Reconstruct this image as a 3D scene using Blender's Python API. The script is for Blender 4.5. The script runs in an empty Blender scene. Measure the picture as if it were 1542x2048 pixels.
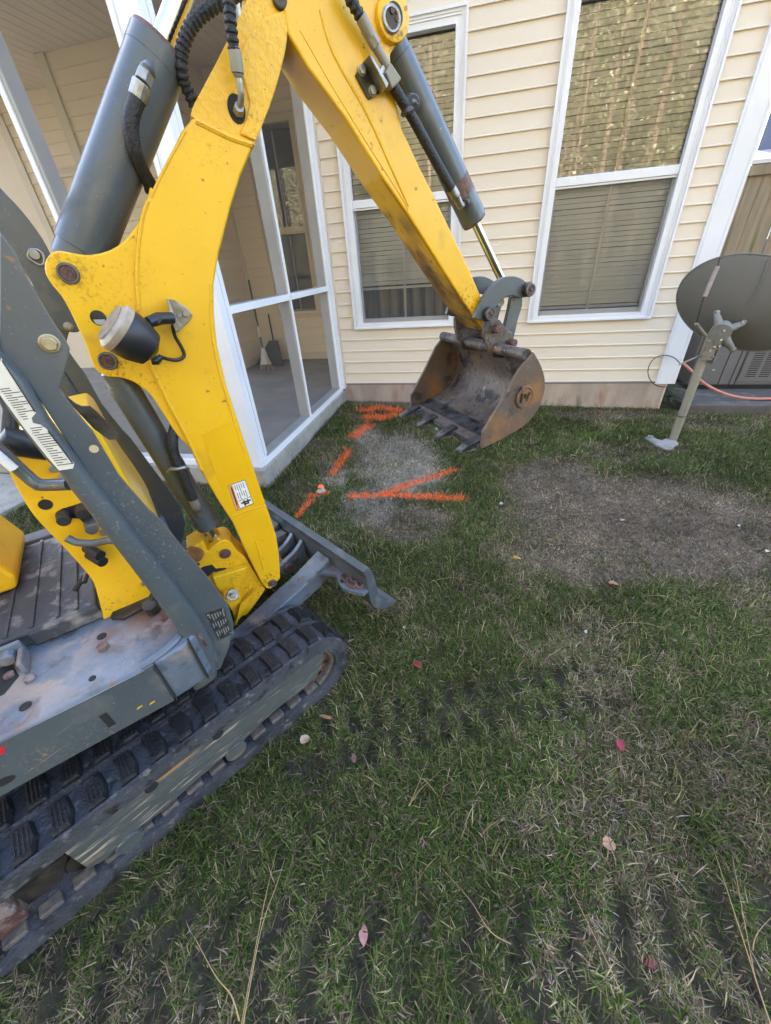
import bpy, bmesh, math, random
import numpy as np
from mathutils import Vector, Matrix
rng = np.random.default_rng(7); random.seed(7)
sc = bpy.context.scene
COL = sc.collection
# ---------------------------------------------------------------- camera
CAMP = np.array([0.0, -4.32, 1.40]); F = 759.3; CX, CY = 771.0, 1024.0
yaw, pitch, roll = [math.radians(a) for a in (-14.570, 33.375, -4.360)]
FW = np.array([math.sin(yaw)*math.cos(pitch), math.cos(yaw)*math.cos(pitch), -math.sin(pitch)])
RT = np.array([math.cos(yaw), -math.sin(yaw), 0.0]); UP = np.cross(RT, FW)
RR = math.cos(roll)*RT + math.sin(roll)*UP; UU = -math.sin(roll)*RT + math.cos(roll)*UP
cam = bpy.data.cameras.new('camera'); camo = bpy.data.objects.new('camera', cam); COL.objects.link(camo)
cam.sensor_fit = 'HORIZONTAL'; cam.sensor_width = 36.0; cam.lens = 36.0*F/1542.0
cam.clip_start = 0.05; cam.clip_end = 600
mw = Matrix(((RR[0], UU[0], -FW[0], CAMP[0]), (RR[1], UU[1], -FW[1], CAMP[1]), (RR[2], UU[2], -FW[2], CAMP[2]), (0, 0, 0, 1)))
camo.matrix_world = mw
sc.camera = camo
sc.render.resolution_x = 771; sc.render.resolution_y = 1024
# ---------------------------------------------------------------- sky, sun, exposure
SUN = Vector((-0.42, 0.80, 0.52)).normalized()
w = bpy.data.worlds.new('World'); sc.world = w; w.use_nodes = True
nt = w.node_tree; bg = nt.nodes['Background']
sky = nt.nodes.new('ShaderNodeTexSky'); sky.sky_type = 'NISHITA'; sky.sun_disc = False
sky.sun_elevation = math.asin(SUN.z); sky.sun_rotation = math.atan2(SUN.x, SUN.y)
sky.air_density = 1.0; sky.dust_density = 3.0; sky.ozone_density = 1.0
nt.links.new(sky.outputs[0], bg.inputs[0]); bg.inputs[1].default_value = 0.15
sl = bpy.data.lights.new('sun', 'SUN'); sl.energy = 5.0; sl.angle = math.radians(0.6); sl.color = (1.0, 0.92, 0.80)
so = bpy.data.objects.new('sun', sl); COL.objects.link(so)
so.rotation_euler = SUN.to_track_quat('Z', 'Y').to_euler()
sc.view_settings.view_transform = 'Standard'; sc.view_settings.look = 'None'
sc.view_settings.gamma = 1.0; sc.view_settings.use_white_balance = True; sc.view_settings.white_balance_temperature = 6550; sc.view_settings.white_balance_tint = 12; sc.view_settings.exposure = 3.30
sc.render.engine = 'CYCLES'
sc.cycles.max_bounces = 8; sc.cycles.transparent_max_bounces = 16

# ---------------------------------------------------------------- measured survey helpers
def ray(x, y): return (x-CX)/F*RR - (y-CY)/F*UU + FW
def onp(x, y, p0, n):
    d = ray(x, y); return CAMP + d*(np.dot(np.asarray(p0)-CAMP, n)/np.dot(d, n))
def onz(x, y, z): return onp(x, y, (0, 0, z), np.array([0, 0, 1.0]))
def ony(x, y, Y): return onp(x, y, (0, Y, 0), np.array([0, 1.0, 0]))
class Frame:
    def __init__(s, o, az):
        a = math.radians(az); s.o = np.array(o, float)
        s.u = np.array([math.sin(a), math.cos(a), 0]); s.v = np.array([math.cos(a), -math.sin(a), 0]); s.z = np.array([0, 0, 1.0]); s.az = a
    def W(s, u, v, z): return s.o + u*s.u + v*s.v + z*s.z
    def L(s, P):
        P = np.asarray(P)-s.o; return np.array([P@s.u, P@s.v, P[2]])
    def onv(s, x, y, v):
        return s.L(onp(x, y, s.o+v*s.v, s.v))
UC = Frame((0, 0, 0), 33.0)          # undercarriage: u forward, v right
UPF = Frame((-1.18, -3.72, 0), 42.5) # slewing upper
P3 = onz(545, 1168, .38)
BM = Frame((P3[0], P3[1], 0), 53.0)  # boom plane, v = 0 is the near face
def bp(pts, off=0.0): return [tuple(BM.onv(x, y, off)[[0, 2]]) for x, y in pts]
def up(pts, off): return [tuple(UPF.onv(x, y, off)[[0, 2]]) for x, y in pts]

# ---------------------------------------------------------------- materials
MATS = {}
def mat(name, c1, c2=None, scale=6.0, rough=0.5, metal=0.0, spots=(), bump=0.0, bscale=60.0, coat=0.0, detail=6.0, lo=.35, hi=.65, stretch=None, rotz=0.0, spec=.5, attr=None, rough2=None, transl=0, stains=()):
    m = bpy.data.materials.new(name); m.use_nodes = True; n = m.node_tree.nodes; l = m.node_tree.links
    b = n['Principled BSDF']; b.inputs['Roughness'].default_value = rough; b.inputs['Metallic'].default_value = metal
    b.inputs['Specular IOR Level'].default_value = spec
    if coat: b.inputs['Coat Weight'].default_value = coat; b.inputs['Coat Roughness'].default_value = .15
    geo = n.new('ShaderNodeNewGeometry'); vec = geo.outputs['Position']
    if stretch:
        mp = n.new('ShaderNodeMapping'); mp.vector_type = 'TEXTURE' if rotz else 'POINT'; mp.inputs['Scale'].default_value = tuple(1/c for c in stretch) if rotz else stretch; mp.inputs['Rotation'].default_value = (0, 0, rotz); l.new(vec, mp.inputs[0]); vec = mp.outputs[0]
    def noise(sc_, det=detail, seed=0.0):
        t = n.new('ShaderNodeTexNoise'); t.noise_dimensions = '3D'; t.inputs['Scale'].default_value = sc_; t.inputs['Detail'].default_value = det
        if seed:
            a = n.new('ShaderNodeVectorMath'); a.operation = 'ADD'; a.inputs[1].default_value = (seed, seed*1.7, -seed); l.new(vec, a.inputs[0]); l.new(a.outputs[0], t.inputs[0])
        else: l.new(vec, t.inputs[0])
        return t.outputs[0]
    def ramp(src, a, bb):
        r = n.new('ShaderNodeMapRange'); r.inputs[1].default_value = a; r.inputs[2].default_value = bb; l.new(src, r.inputs[0]); return r.outputs[0]
    def mix(f, a, bb):
        x = n.new('ShaderNodeMix'); x.data_type = 'RGBA'
        l.new(f, x.inputs['Factor'])
        for s_, i in ((a, 'A'), (bb, 'B')):
            idx = 6 if i == 'A' else 7
            if isinstance(s_, tuple): x.inputs[idx].default_value = (*s_, 1)
            else: l.new(s_, x.inputs[idx])
        return x.outputs[2]
    col = None
    if attr:
        at = n.new('ShaderNodeAttribute'); at.attribute_name = attr; col = at.outputs['Color']
    elif c2 is not None: col = mix(ramp(noise(scale), lo, hi), c1, c2)
    k = 3.1
    for (c, s_, a, bb) in spots:
        col = mix(ramp(noise(s_, 8, k), a, bb), col if col is not None else tuple(c1), tuple(c)); k += 4.7
    for (pt, rad, c, a, bb, *ns) in stains:
        dn = n.new('ShaderNodeVectorMath'); dn.operation = 'DISTANCE'; dn.inputs[1].default_value = tuple(float(q) for q in pt); l.new(geo.outputs['Position'], dn.inputs[0])
        fall = n.new('ShaderNodeMapRange'); fall.inputs[1].default_value = rad; fall.inputs[2].default_value = rad*.15; l.new(dn.outputs['Value'], fall.inputs[0])
        mu = n.new('ShaderNodeMath'); mu.operation = 'MULTIPLY'; l.new(fall.outputs[0], mu.inputs[0]); l.new(ramp(noise(ns[0], 9, k), a, bb) if ns else ramp(noise(130, 9, k), a+.07, bb+.10), mu.inputs[1]); k += 2.3
        col = mix(mu.outputs[0], col if col is not None else tuple(c1), tuple(c))
    if col is None: b.inputs['Base Color'].default_value = (*c1, 1)
    else: l.new(col, b.inputs['Base Color'])
    if rough2 is not None:
        r = n.new('ShaderNodeMapRange'); r.inputs[1].default_value = .3; r.inputs[2].default_value = .7
        r.inputs[3].default_value = rough; r.inputs[4].default_value = rough2; l.new(noise(scale*2, 5, 9.1), r.inputs[0]); l.new(r.outputs[0], b.inputs['Roughness'])
    if bump:
        bn = n.new('ShaderNodeBump'); bn.inputs['Strength'].default_value = bump; bn.inputs['Distance'].default_value = .01
        l.new(noise(bscale, 4, 1.3), bn.inputs['Height']); l.new(bn.outputs[0], b.inputs['Normal'])
    if transl:
        out = n['Material Output']; tr = n.new('ShaderNodeBsdfTranslucent'); mx = n.new('ShaderNodeMixShader'); mx.inputs[0].default_value = transl
        if col is not None: l.new(col, tr.inputs[0])
        else: tr.inputs[0].default_value = (*c1, 1)
        l.new(b.outputs[0], mx.inputs[1]); l.new(tr.outputs[0], mx.inputs[2]); l.new(mx.outputs[0], out.inputs[0])
    MATS[name] = m; return m
def glass_mat(name, tint=(1, 1, 1), f=.1, rough=.0):
    m = bpy.data.materials.new(name); m.use_nodes = True; n = m.node_tree.nodes; l = m.node_tree.links
    n.remove(n['Principled BSDF']); out = n['Material Output']
    fr = n.new('ShaderNodeFresnel'); fr.inputs[0].default_value = 1.0+f*9
    t = n.new('ShaderNodeBsdfTransparent'); t.inputs[0].default_value = (*tint, 1)
    g = n.new('ShaderNodeBsdfGlossy'); g.inputs['Roughness'].default_value = rough
    geo = n.new('ShaderNodeNewGeometry'); tx = n.new('ShaderNodeTexNoise'); tx.inputs['Scale'].default_value = 1.6; tx.inputs['Detail'].default_value = 1
    l.new(geo.outputs['Position'], tx.inputs[0]); bn = n.new('ShaderNodeBump'); bn.inputs['Strength'].default_value = .012; bn.inputs['Distance'].default_value = .05
    l.new(tx.outputs[0], bn.inputs['Height']); l.new(bn.outputs[0], g.inputs['Normal'])
    mx = n.new('ShaderNodeMixShader'); l.new(fr.outputs[0], mx.inputs[0]); l.new(t.outputs[0], mx.inputs[1]); l.new(g.outputs[0], mx.inputs[2]); l.new(mx.outputs[0], out.inputs[0])
    MATS[name] = m; return m
def screen_mat(name, c, op):
    m = bpy.data.materials.new(name); m.use_nodes = True; n = m.node_tree.nodes; l = m.node_tree.links
    b = n['Principled BSDF']; b.inputs['Base Color'].default_value = (*c, 1); b.inputs['Roughness'].default_value = .6; b.inputs['Alpha'].default_value = op
    MATS[name] = m; return m
_g = (.42, .23, .012); _b = (.09, .05, .014)
STN = [(BM.W(-.19, -.006, 1.405), .09, _g, .46, .60), (BM.W(-.215, -.006, 1.425), .045, _b, .40, .55), (BM.W(-.14, -.006, 1.34), .10, _g, .52, .62), (BM.W(-.20, -.006, 1.225), .05, _b, .45, .58), (BM.W(-.14, -.006, 1.18), .08, _g, .50, .60),
       (BM.W(-.085, 0, 1.42), .06, _g, .50, .60), (BM.W(-.075, 0, 1.50), .05, _g, .50, .60), (BM.W(.62, .012, 1.815), .055, _b, .42, .56), (BM.W(.25, 0, 1.69), .05, _g, .48, .60), (BM.W(.845, 0, 1.26), .085, _b, .44, .58), (BM.W(.53, 0, 1.70), .06, _g, .46, .6),
       (BM.W(0, 0, .40), .06, _b, .45, .6), (BM.W(-.11, -.02, .50), .10, _g, .48, .60), (BM.W(-.05, -.02, .36), .10, _b, .46, .60), (BM.W(.15, -.008, 1.63), .05, _g, .48, .6), (UPF.W(.10, .18, .63), .06, (.16, .12, .08), .46, .58), (BM.W(.30, -.008, 1.86), .10, _g, .50, .60)]
STG = [(UPF.W(.26, .40, .40), .09, (.22, .16, .11), .42, .58), (UPF.W(.25, .36, 1.0), .12, (.24, .22, .19), .52, .62), (UPF.W(.28, .37, .85), .12, (.24, .22, .19), .52, .62), (UPF.W(.0, .44, .45), .12, (.17, .15, .11), .48, .60), (UPF.W(-.1, .44, .50), .06, (.20, .16, .09), .44, .58)]
YEL = mat('yellow_paint', (.80, .455, .008), (.75, .41, .006), 5, .34, spots=(((.55, .31, .02), 9, .60, .78), ((.13, .06, .012), 130, .715, .735), ((.34, .17, .015), 42, .70, .73)), bump=.08, bscale=40, coat=.2, rough2=.48, stains=STN)
YELC = mat('yellow_cast_paint', (.80, .455, .010), (.72, .39, .01), 6, .40, spots=(((.18, .09, .02), 110, .69, .72), ((.42, .23, .02), 24, .66, .74)), bump=.35, bscale=70, coat=.15, stains=STN)
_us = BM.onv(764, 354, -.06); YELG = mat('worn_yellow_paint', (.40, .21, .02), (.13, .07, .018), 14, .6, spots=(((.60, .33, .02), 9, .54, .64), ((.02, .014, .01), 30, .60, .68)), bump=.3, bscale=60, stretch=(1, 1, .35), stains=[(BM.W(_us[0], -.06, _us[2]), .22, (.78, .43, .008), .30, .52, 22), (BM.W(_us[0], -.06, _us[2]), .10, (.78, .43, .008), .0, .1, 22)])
GRY = mat('slate_grey_paint', (.062, .074, .082), (.076, .088, .095), 5, .34, spots=(((.13, .13, .125), 10, .56, .74), ((.30, .28, .25), 210, .70, .72), ((.20, .11, .07), 45, .71, .73)), coat=.35, bump=.06, rough2=.46, stains=STG)
GRYD = mat('dusty_deck_paint', (.085, .105, .135), (.12, .14, .17), 6, .34, spots=(((.25, .20, .165), 7, .555, .66), ((.06, .068, .075), 16, .58, .68), ((.17, .075, .04), 22, .65, .69), ((.30, .29, .28), 150, .69, .72)), bump=.25, bscale=60, rough2=.6, coat=.25, stains=[(UPF.W(.20, .27, .60), .13, (.27, .22, .20), .38, .46, 16), (UPF.W(.19, .225, .60), .085, (.105, .045, .032), .36, .44, 18), (UPF.W(.22, .30, .60), .07, (.12, .05, .036), .42, .50, 24), (UPF.W(.075, .27, .60), .06, (.15, .07, .045), .42, .50, 26), (UPF.W(-.06, .33, .60), .14, (.25, .20, .165), .46, .54, 11), (UPF.W(.02, .22, .60), .08, (.26, .21, .18), .46, .54, 14), (UPF.W(-.10, .40, .60), .05, (.13, .06, .04), .44, .50, 20)])
GRYR = mat('rusty_steel_plate', (.125, .055, .038), (.25, .20, .18), 11, .8, spots=(((.07, .032, .025), 26, .52, .62), ((.30, .26, .25), 14, .58, .68)), bump=.7, bscale=90)
FRAME = mat('scratched_frame_paint', (.062, .070, .068), (.080, .087, .083), 6, .5, spots=(((.34, .28, .20), 16, .60, .645), ((.36, .19, .08), 5, .64, .69), ((.20, .19, .16), 34, .62, .66)), bump=.15, bscale=80, stretch=(6, .45, 6), rotz=math.radians(-33))
RUB = mat('black_lug_rubber', (.010, .010, .011), (.017, .017, .018), 30, .55, spots=(((.05, .05, .055), 30, .62, .72),), bump=.35, bscale=120)
LUG = mat('dusty_belt_rubber', (.060, .063, .072), (.034, .036, .042), 12, .65, spots=(((.014, .014, .015), 20, .54, .64), ((.15, .14, .13), 30, .60, .70)), bump=.6, bscale=150)
BLK = mat('black_rubber', (.012, .012, .013), (.022, .022, .023), 20, .5, bump=.1)
BLKP = mat('black_plastic', (.010, .011, .014), (.016, .017, .02), 10, .42)
HOSE = mat('worn_hose_rubber', (.009, .009, .010), (.022, .022, .022), 60, .55, bump=.4, bscale=200)
CHR = mat('chrome_rod', (.62, .63, .65), None, 1, .10, 1.0)
ZINC = mat('zinc_plated_steel', (.40, .40, .38), (.22, .21, .18), 30, .42, .8, bump=.15)
BOLTY = mat('yellow_zinc_bolt', (.42, .37, .25), (.30, .26, .18), 60, .4, .7, bump=.15)
DIRTM = mat('oily_steel', (.08, .07, .055), (.03, .026, .022), 25, .5, .5, bump=.3)
RUSTP = mat('rusty_pin_steel', (.10, .05, .04), (.17, .09, .075), 60, .6, .3, bump=.4, bscale=150)
BKT = mat('worn_bucket_steel', (.095, .074, .062), (.15, .12, .105), 14, .5, .25, spots=(((.20, .12, .06), 8, .58, .68), ((.030, .028, .030), 14, .54, .64), ((.26, .21, .17), 70, .62, .70), ((.05, .04, .035), 45, .58, .66)), bump=.3, bscale=90)
BKTO = mat('rusty_bucket_side', (.13, .080, .052), (.115, .092, .078), 7, .55, .25, spots=(((.25, .125, .05), 6, .54, .66), ((.055, .046, .045), 18, .56, .66), ((.24, .19, .15), 80, .66, .72)), bump=.18, bscale=70)
BKTD = mat('polished_lip_steel', (.035, .034, .037), (.10, .10, .11), 22, .34, .55, spots=(((.015, .014, .015), 18, .55, .68), ((.15, .085, .06), 26, .66, .74)), bump=.5, bscale=90)
TOOTH = mat('tooth_steel', (.05, .048, .05), (.30, .30, .32), 30, .3, .8, bump=.3)
SID = mat('cream_vinyl_siding', (.69, .595, .475), (.72, .625, .505), 1.5, .55, bump=.06, bscale=8, stretch=(.6, 1, 5), spec=.4)
SIDB = mat('beige_porch_siding', (.68, .575, .445), (.71, .60, .465), 1.5, .55, bump=.06, bscale=8, stretch=(.6, 1, 5), spec=.4)
WHT = mat('white_vinyl_trim', (.76, .755, .78), (.71, .71, .735), 3, .4)
TAN = mat('tan_trim', (.60, .52, .41), (.56, .49, .39), 4, .5)
WGR = mat('shade_darkened_grey', (.40, .385, .365), (.36, .345, .33), 4, .5)  # shade of the white porch frame's side faces put into the grey
CON = mat('weathered_concrete', (.34, .315, .28), (.25, .23, .205), 7, .9, spots=(((.15, .135, .11), 5, .6, .75), ((.42, .40, .37), 40, .66, .72)), bump=.5, bscale=70)
CONF = mat('stained_foundation', (.42, .33, .26), (.31, .245, .195), 5, .85, spots=(((.30, .16, .105), 4.5, .58, .70), ((.15, .145, .095), 6, .62, .75)), bump=.5, bscale=30, stretch=(1.6, 1, .5))
FLO = mat('porch_floor_concrete', (.24, .225, .21), (.17, .16, .15), 3, .7, bump=.2, bscale=50)
CEI = mat('beige_ceiling_board', (.68, .59, .48), (.66, .57, .46), 3, .6)
BLIND = mat('blind_slat', (.86, .86, .87), None, 1, .5, transl=.2)
DARK = mat('dim_room', (.22, .20, .18), (.17, .155, .14), 2, .9)
CURT = mat('grey_curtain', (.30, .28, .27), (.18, .17, .17), 4, .9, stretch=(6, 1, .2))
MULL = mat('window_grille', (.70, .66, .62), None, 1, .5)
GLA = glass_mat('upper_sash_glass', (.98, .98, .98), .13)
GLB = glass_mat('lower_sash_glass', (.97, .98, .97), .075)
SCR = screen_mat('insect_screen', (.09, .085, .08), .22)
SCRW = screen_mat('window_insect_screen', (.20, .20, .205), .24)
FEN = mat('weathered_fence_wood', (.33, .25, .16), (.24, .19, .125), 3, .85, spots=(((.13, .15, .06), 3, .55, .72), ((.32, .19, .12), 5, .6, .74), ((.05, .035, .025), 9, .72, .76)), bump=.5, bscale=40, stretch=(5, 5, .55))
DISH = mat('dish_grey_paint', (.145, .138, .128), (.165, .158, .148), 3, .6, spots=(((.07, .065, .06), 30, .70, .76),))
GALV = mat('galvanised_pole', (.30, .275, .215), (.22, .20, .15), 9, .55, .25, spots=(((.36, .34, .30), 24, .62, .72),), stretch=(1, 1, .3), bump=.1)
BRKT = mat('cast_bracket_grey', (.26, .26, .25), (.19, .185, .17), 9, .6)
WRAP = mat('worn_tape_wrap', (.33, .26, .22), (.24, .18, .15), 30, .7)
PADC = mat('dark_stained_concrete', (.12, .10, .085), (.085, .072, .062), 6, .9, spots=(((.17, .15, .13), 9, .58, .68),), bump=.5, bscale=60)
ACM = mat('condenser_grey_paint', (.125, .118, .115), (.14, .132, .128), 3, .5)
ACD = mat('condenser_slot_dark', (.014, .013, .013), None, 1, .8)
ORH = mat('faded_orange_hose', (.55, .19, .115), (.50, .21, .14), 15, .55)
LAMPL = mat('lamp_lens_plastic', (.30, .235, .165), (.40, .33, .25), 60, .45, spec=.3)
WDEC = mat('white_decal', (.70, .65, .55), (.62, .58, .50), 30, .5)
WDEC2 = mat('warning_sticker_white', (.76, .75, .72), None, 1, .4)
ODEC = mat('warning_sticker_orange', (.72, .16, .03), None, 1, .4)
KDEC = mat('decal_black_print', (.03, .027, .025), None, 1, .5)
PLATE = mat('engraved_plate', (.06, .062, .063), (.10, .10, .10), 90, .35, .6)
PLATL = mat('plate_print', (.24, .24, .235), None, 1, .45)
REDP = mat('red_decal_print', (.55, .02, .02), None, 1, .4)
MATR = mat('rubber_floor_mat', (.032, .033, .037), (.05, .05, .053), 12, .65, spots=(((.22, .195, .175), 6.5, .565, .62), ((.13, .12, .115), 18, .60, .68)), bump=.3, bscale=80)
ORG = mat('orange_spray_paint', (.95, .135, .016), (.88, .19, .05), 40, .7)
GLARE = mat('console_glare_tan', (.55, .43, .24), None, 1, .5)  # sky glare on the yellow console, painted tan for the flange hole
STRAW = mat('dry_stalk', (.38, .24, .10), (.30, .20, .10), 60, .8)
STONE = mat('pale_stone', (.42, .38, .35), (.33, .29, .27), 30, .9)
SLATE = mat('neighbour_slate_siding', (.075, .09, .15), (.085, .10, .16), 3, .6)
ROOF = mat('asphalt_shingle', (.09, .082, .075), (.06, .055, .05), 30, .9, bump=.4)
BARK = mat('tree_bark', (.24, .18, .13), (.15, .115, .085), 10, .9, bump=.5)
GRASS = mat('grass_blade', (.1, .1, .1), attr='Col', rough=.8, spec=.08, transl=.25)
LEAFM = mat('woodland_leaf', (.1, .1, .1), attr='Col', rough=.6, transl=.3)
SOIL = mat('lawn_soil', (.1, .1, .1), attr='Col', rough=.95, spots=(((.20, .165, .13), 40, .64, .72), ((.025, .020, .015), 55, .58, .68)), bump=1.0, bscale=55, spec=.15)

# ---------------------------------------------------------------- mesh helpers
class MB:
    def __init__(s): s.v = []; s.f = []
    def add(s, vs, fs):
        k = len(s.v); s.v += [tuple(float(c) for c in p) for p in vs]; s.f += [tuple(i+k for i in f) for f in fs]; return s
    def box(s, o, ex, ey, ez):
        """o corner, three edge vectors"""
        o, ex, ey, ez = [np.asarray(a, float) for a in (o, ex, ey, ez)]
        p = [o, o+ex, o+ex+ey, o+ey, o+ez, o+ex+ez, o+ex+ey+ez, o+ey+ez]
        return s.add(p, [(0, 3, 2, 1), (4, 5, 6, 7), (0, 1, 5, 4), (1, 2, 6, 5), (2, 3, 7, 6), (3, 0, 4, 7)])
    def abox(s, x0, x1, y0, y1, z0, z1): return s.box((x0, y0, z0), (x1-x0, 0, 0), (0, y1-y0, 0), (0, 0, z1-z0))
    def fbox(s, fr, u0, u1, v0, v1, z0, z1): return s.box(fr.W(u0, v0, z0), (u1-u0)*fr.u, (v1-v0)*fr.v, (z1-z0)*fr.z)
    def prism(s, pa, pb):
        n = len(pa); k = list(pa)+list(pb)
        return s.add(k, [tuple(range(n-1, -1, -1)), tuple(range(n, 2*n))]+[(i, (i+1) % n, n+(i+1) % n, n+i) for i in range(n)])
    def fprism(s, fr, pts, v0, v1):
        return s.prism([fr.W(u, v0, z) for u, z in pts], [fr.W(u, v1, z) for u, z in pts])
    def cyl(s, p0, p1, r0, r1=None, n=20, cap=True):
        return s.tube([p0, p1], [r0, r0 if r1 is None else r1], n, cap)
    def tube(s, pts, r, n=12, cap=True):
        P = [np.asarray(p, float) for p in pts]; m = len(P)
        if np.isscalar(r): r = [r]*m
        T = []
        for i in range(m):
            t = P[min(i+1, m-1)]-P[max(i-1, 0)]; q = np.linalg.norm(t)
            T.append(t/q if q > 1e-9 else (T[-1] if T else np.array([0, 0, 1.0])))
        a = np.array([0, 0, 1.0]) if abs(T[0][2]) < .9 else np.array([1.0, 0, 0])
        x = np.cross(a, T[0]); x /= np.linalg.norm(x); V = []; Fc = []
        for i in range(m):
            x = x-T[i]*np.dot(x, T[i]); x /= np.linalg.norm(x); y = np.cross(T[i], x)
            for j in range(n):
                an = 2*math.pi*j/n; V.append(P[i]+r[i]*(math.cos(an)*x+math.sin(an)*y))
        for i in range(m-1):
            for j in range(n):
                Fc.append((i*n+j, i*n+(j+1) % n, (i+1)*n+(j+1) % n, (i+1)*n+j))
        if cap: Fc += [tuple(range(n-1, -1, -1)), tuple(range((m-1)*n, m*n))]
        return s.add(V, Fc)
    def build(s, name, m, parent=None, bevel=0.0, smooth=False, seg=2):
        me = bpy.data.meshes.new(name); me.from_pydata(s.v, [], s.f); me.update()
        if bevel or smooth:
            bm = bmesh.new(); bm.from_mesh(me)
            bmesh.ops.remove_doubles(bm, verts=bm.verts, dist=1e-6); bmesh.ops.recalc_face_normals(bm, faces=bm.faces)
            if bevel:
                es = [e for e in bm.edges if len(e.link_faces) == 2 and e.calc_face_angle(0) > .6]
                bmesh.ops.bevel(bm, geom=es, offset=bevel, segments=seg, profile=.5, affect='EDGES', clamp_overlap=True)
            bm.to_mesh(me); bm.free()
        if smooth:
            me.polygons.foreach_set('use_smooth', [True]*len(me.polygons))
            try: me.set_sharp_from_angle(angle=math.radians(38))
            except Exception: pass
        me.materials.append(m)
        o = bpy.data.objects.new(name, me); COL.objects.link(o)
        if parent is not None: attach(o, parent)
        return o
def attach(o, parent):
    o.parent = parent; o.matrix_parent_inverse = wm(parent).inverted()
def wm(o):
    m = o.matrix_basis.copy()
    if o.parent: m = wm(o.parent) @ o.matrix_parent_inverse @ m
    return m
def thing(name, label, cat, loc=(0, 0, 0), group=None):
    o = bpy.data.objects.new(name, None); COL.objects.link(o); o.location = [float(c) for c in loc]; o.empty_display_size = .1
    return tag(o, label, cat, group)
def tag(o, label, cat, group=None):
    o['label'] = label; o['category'] = cat
    if group: o['group'] = group
    return o
def struct(o, kind='structure'): o['kind'] = kind; return o
def cat_rom(pts, n=5, closed=False):
    P = [np.asarray(p, float) for p in pts]; out = []; m = len(P)
    rngi = range(m if closed else m-1)
    for i in rngi:
        p0 = P[(i-1) % m] if closed or i > 0 else P[i]; p1 = P[i]; p2 = P[(i+1) % m]; p3 = P[(i+2) % m] if closed or i+2 < m else P[i+1]
        for k in range(n):
            t = k/n; out.append(.5*((2*p1)+(-p0+p2)*t+(2*p0-5*p1+4*p2-p3)*t*t+(-p0+3*p1-3*p2+p3)*t**3))
    if not closed: out.append(P[-1])
    return out
def soft(pts, n=4, ang=48):
    """smooth a closed outline but keep its real corners"""
    P = [np.asarray(p, float) for p in pts]; m = len(P); corner = []
    for i in range(m):
        a = P[i]-P[i-1]; b = P[(i+1) % m]-P[i]; c = np.dot(a, b)/(np.linalg.norm(a)*np.linalg.norm(b)+1e-12)
        corner.append(math.degrees(math.acos(max(-1, min(1, c)))) > ang)
    out = []
    for i in range(m):
        j = (i+1) % m; p1, p2 = P[i], P[j]; p0 = p1 if corner[i] else P[i-1]; p3 = p2 if corner[j] else P[(j+1) % m]
        for k in range(n):
            t = k/n; out.append(.5*((2*p1)+(-p0+p2)*t+(2*p0-5*p1+4*p2-p3)*t*t+(-p0+3*p1-3*p2+p3)*t**3))
    return out
def circ(c, r, n=24, ry=None): return [(c[0]+r*math.cos(2*math.pi*i/n), c[1]+(ry or r)*math.sin(2*math.pi*i/n)) for i in range(n)]
def mesh_np(name, V, Fa, m, cols=None):
    me = bpy.data.meshes.new(name); V = np.asarray(V, np.float32); Fa = np.asarray(Fa, np.int32); k = Fa.shape[1]
    me.vertices.add(len(V)); me.vertices.foreach_set('co', V.ravel())
    me.loops.add(Fa.size); me.loops.foreach_set('vertex_index', Fa.ravel())
    me.polygons.add(len(Fa)); me.polygons.foreach_set('loop_start', np.arange(0, Fa.size, k, dtype=np.int32)); me.polygons.foreach_set('loop_total', np.full(len(Fa), k, np.int32))
    me.update(calc_edges=True)
    if cols is not None:
        a = me.color_attributes.new('Col', 'FLOAT_COLOR', 'POINT'); c4 = np.ones((len(V), 4), np.float32); c4[:, :3] = cols; a.data.foreach_set('color', c4.ravel())
    me.materials.append(m); o = bpy.data.objects.new(name, me); COL.objects.link(o); return o
def copy_of(o, parent, loc=None, scale=None, rot=None, mtx=None):
    c = o.copy(); COL.objects.link(c)
    if mtx is not None: c.matrix_basis = mtx
    else:
        if loc is not None: c.location = loc
        if scale is not None: c.scale = scale
        if rot is not None: c.rotation_euler = rot
    if parent is not None: c.parent = parent; c.matrix_parent_inverse = wm(parent).inverted()
    return c
_vn = {}
def vnoise(x, y, s, seed):
    """smooth value noise on the ground, cell size s"""
    if seed not in _vn: _vn[seed] = np.random.default_rng(seed).random((64, 64))
    g = _vn[seed]; X = np.asarray(x)/s+500; Y = np.asarray(y)/s+500; i = np.floor(X).astype(int); j = np.floor(Y).astype(int)
    fx = X-i; fy = Y-j; fx = fx*fx*(3-2*fx); fy = fy*fy*(3-2*fy); i %= 64; j %= 64; i1 = (i+1) % 64; j1 = (j+1) % 64
    return (g[i, j]*(1-fx)+g[i1, j]*fx)*(1-fy)+(g[i, j1]*(1-fx)+g[i1, j1]*fx)*fy
def fbm(x, y, s, seed): return .5*vnoise(x, y, s, seed)+.3*vnoise(x, y, s*.47, seed+1)+.2*vnoise(x, y, s*.21, seed+2)
def text_mesh(body, size, depth):
    cu = bpy.data.curves.new('lettering', 'FONT'); cu.body = body; cu.size = size; cu.extrude = depth; cu.resolution_u = 2
    o = bpy.data.objects.new('lettering', cu); COL.objects.link(o); dg = bpy.context.evaluated_depsgraph_get()
    me = bpy.data.meshes.new_from_object(o.evaluated_get(dg)); bpy.data.objects.remove(o); return me
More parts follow.
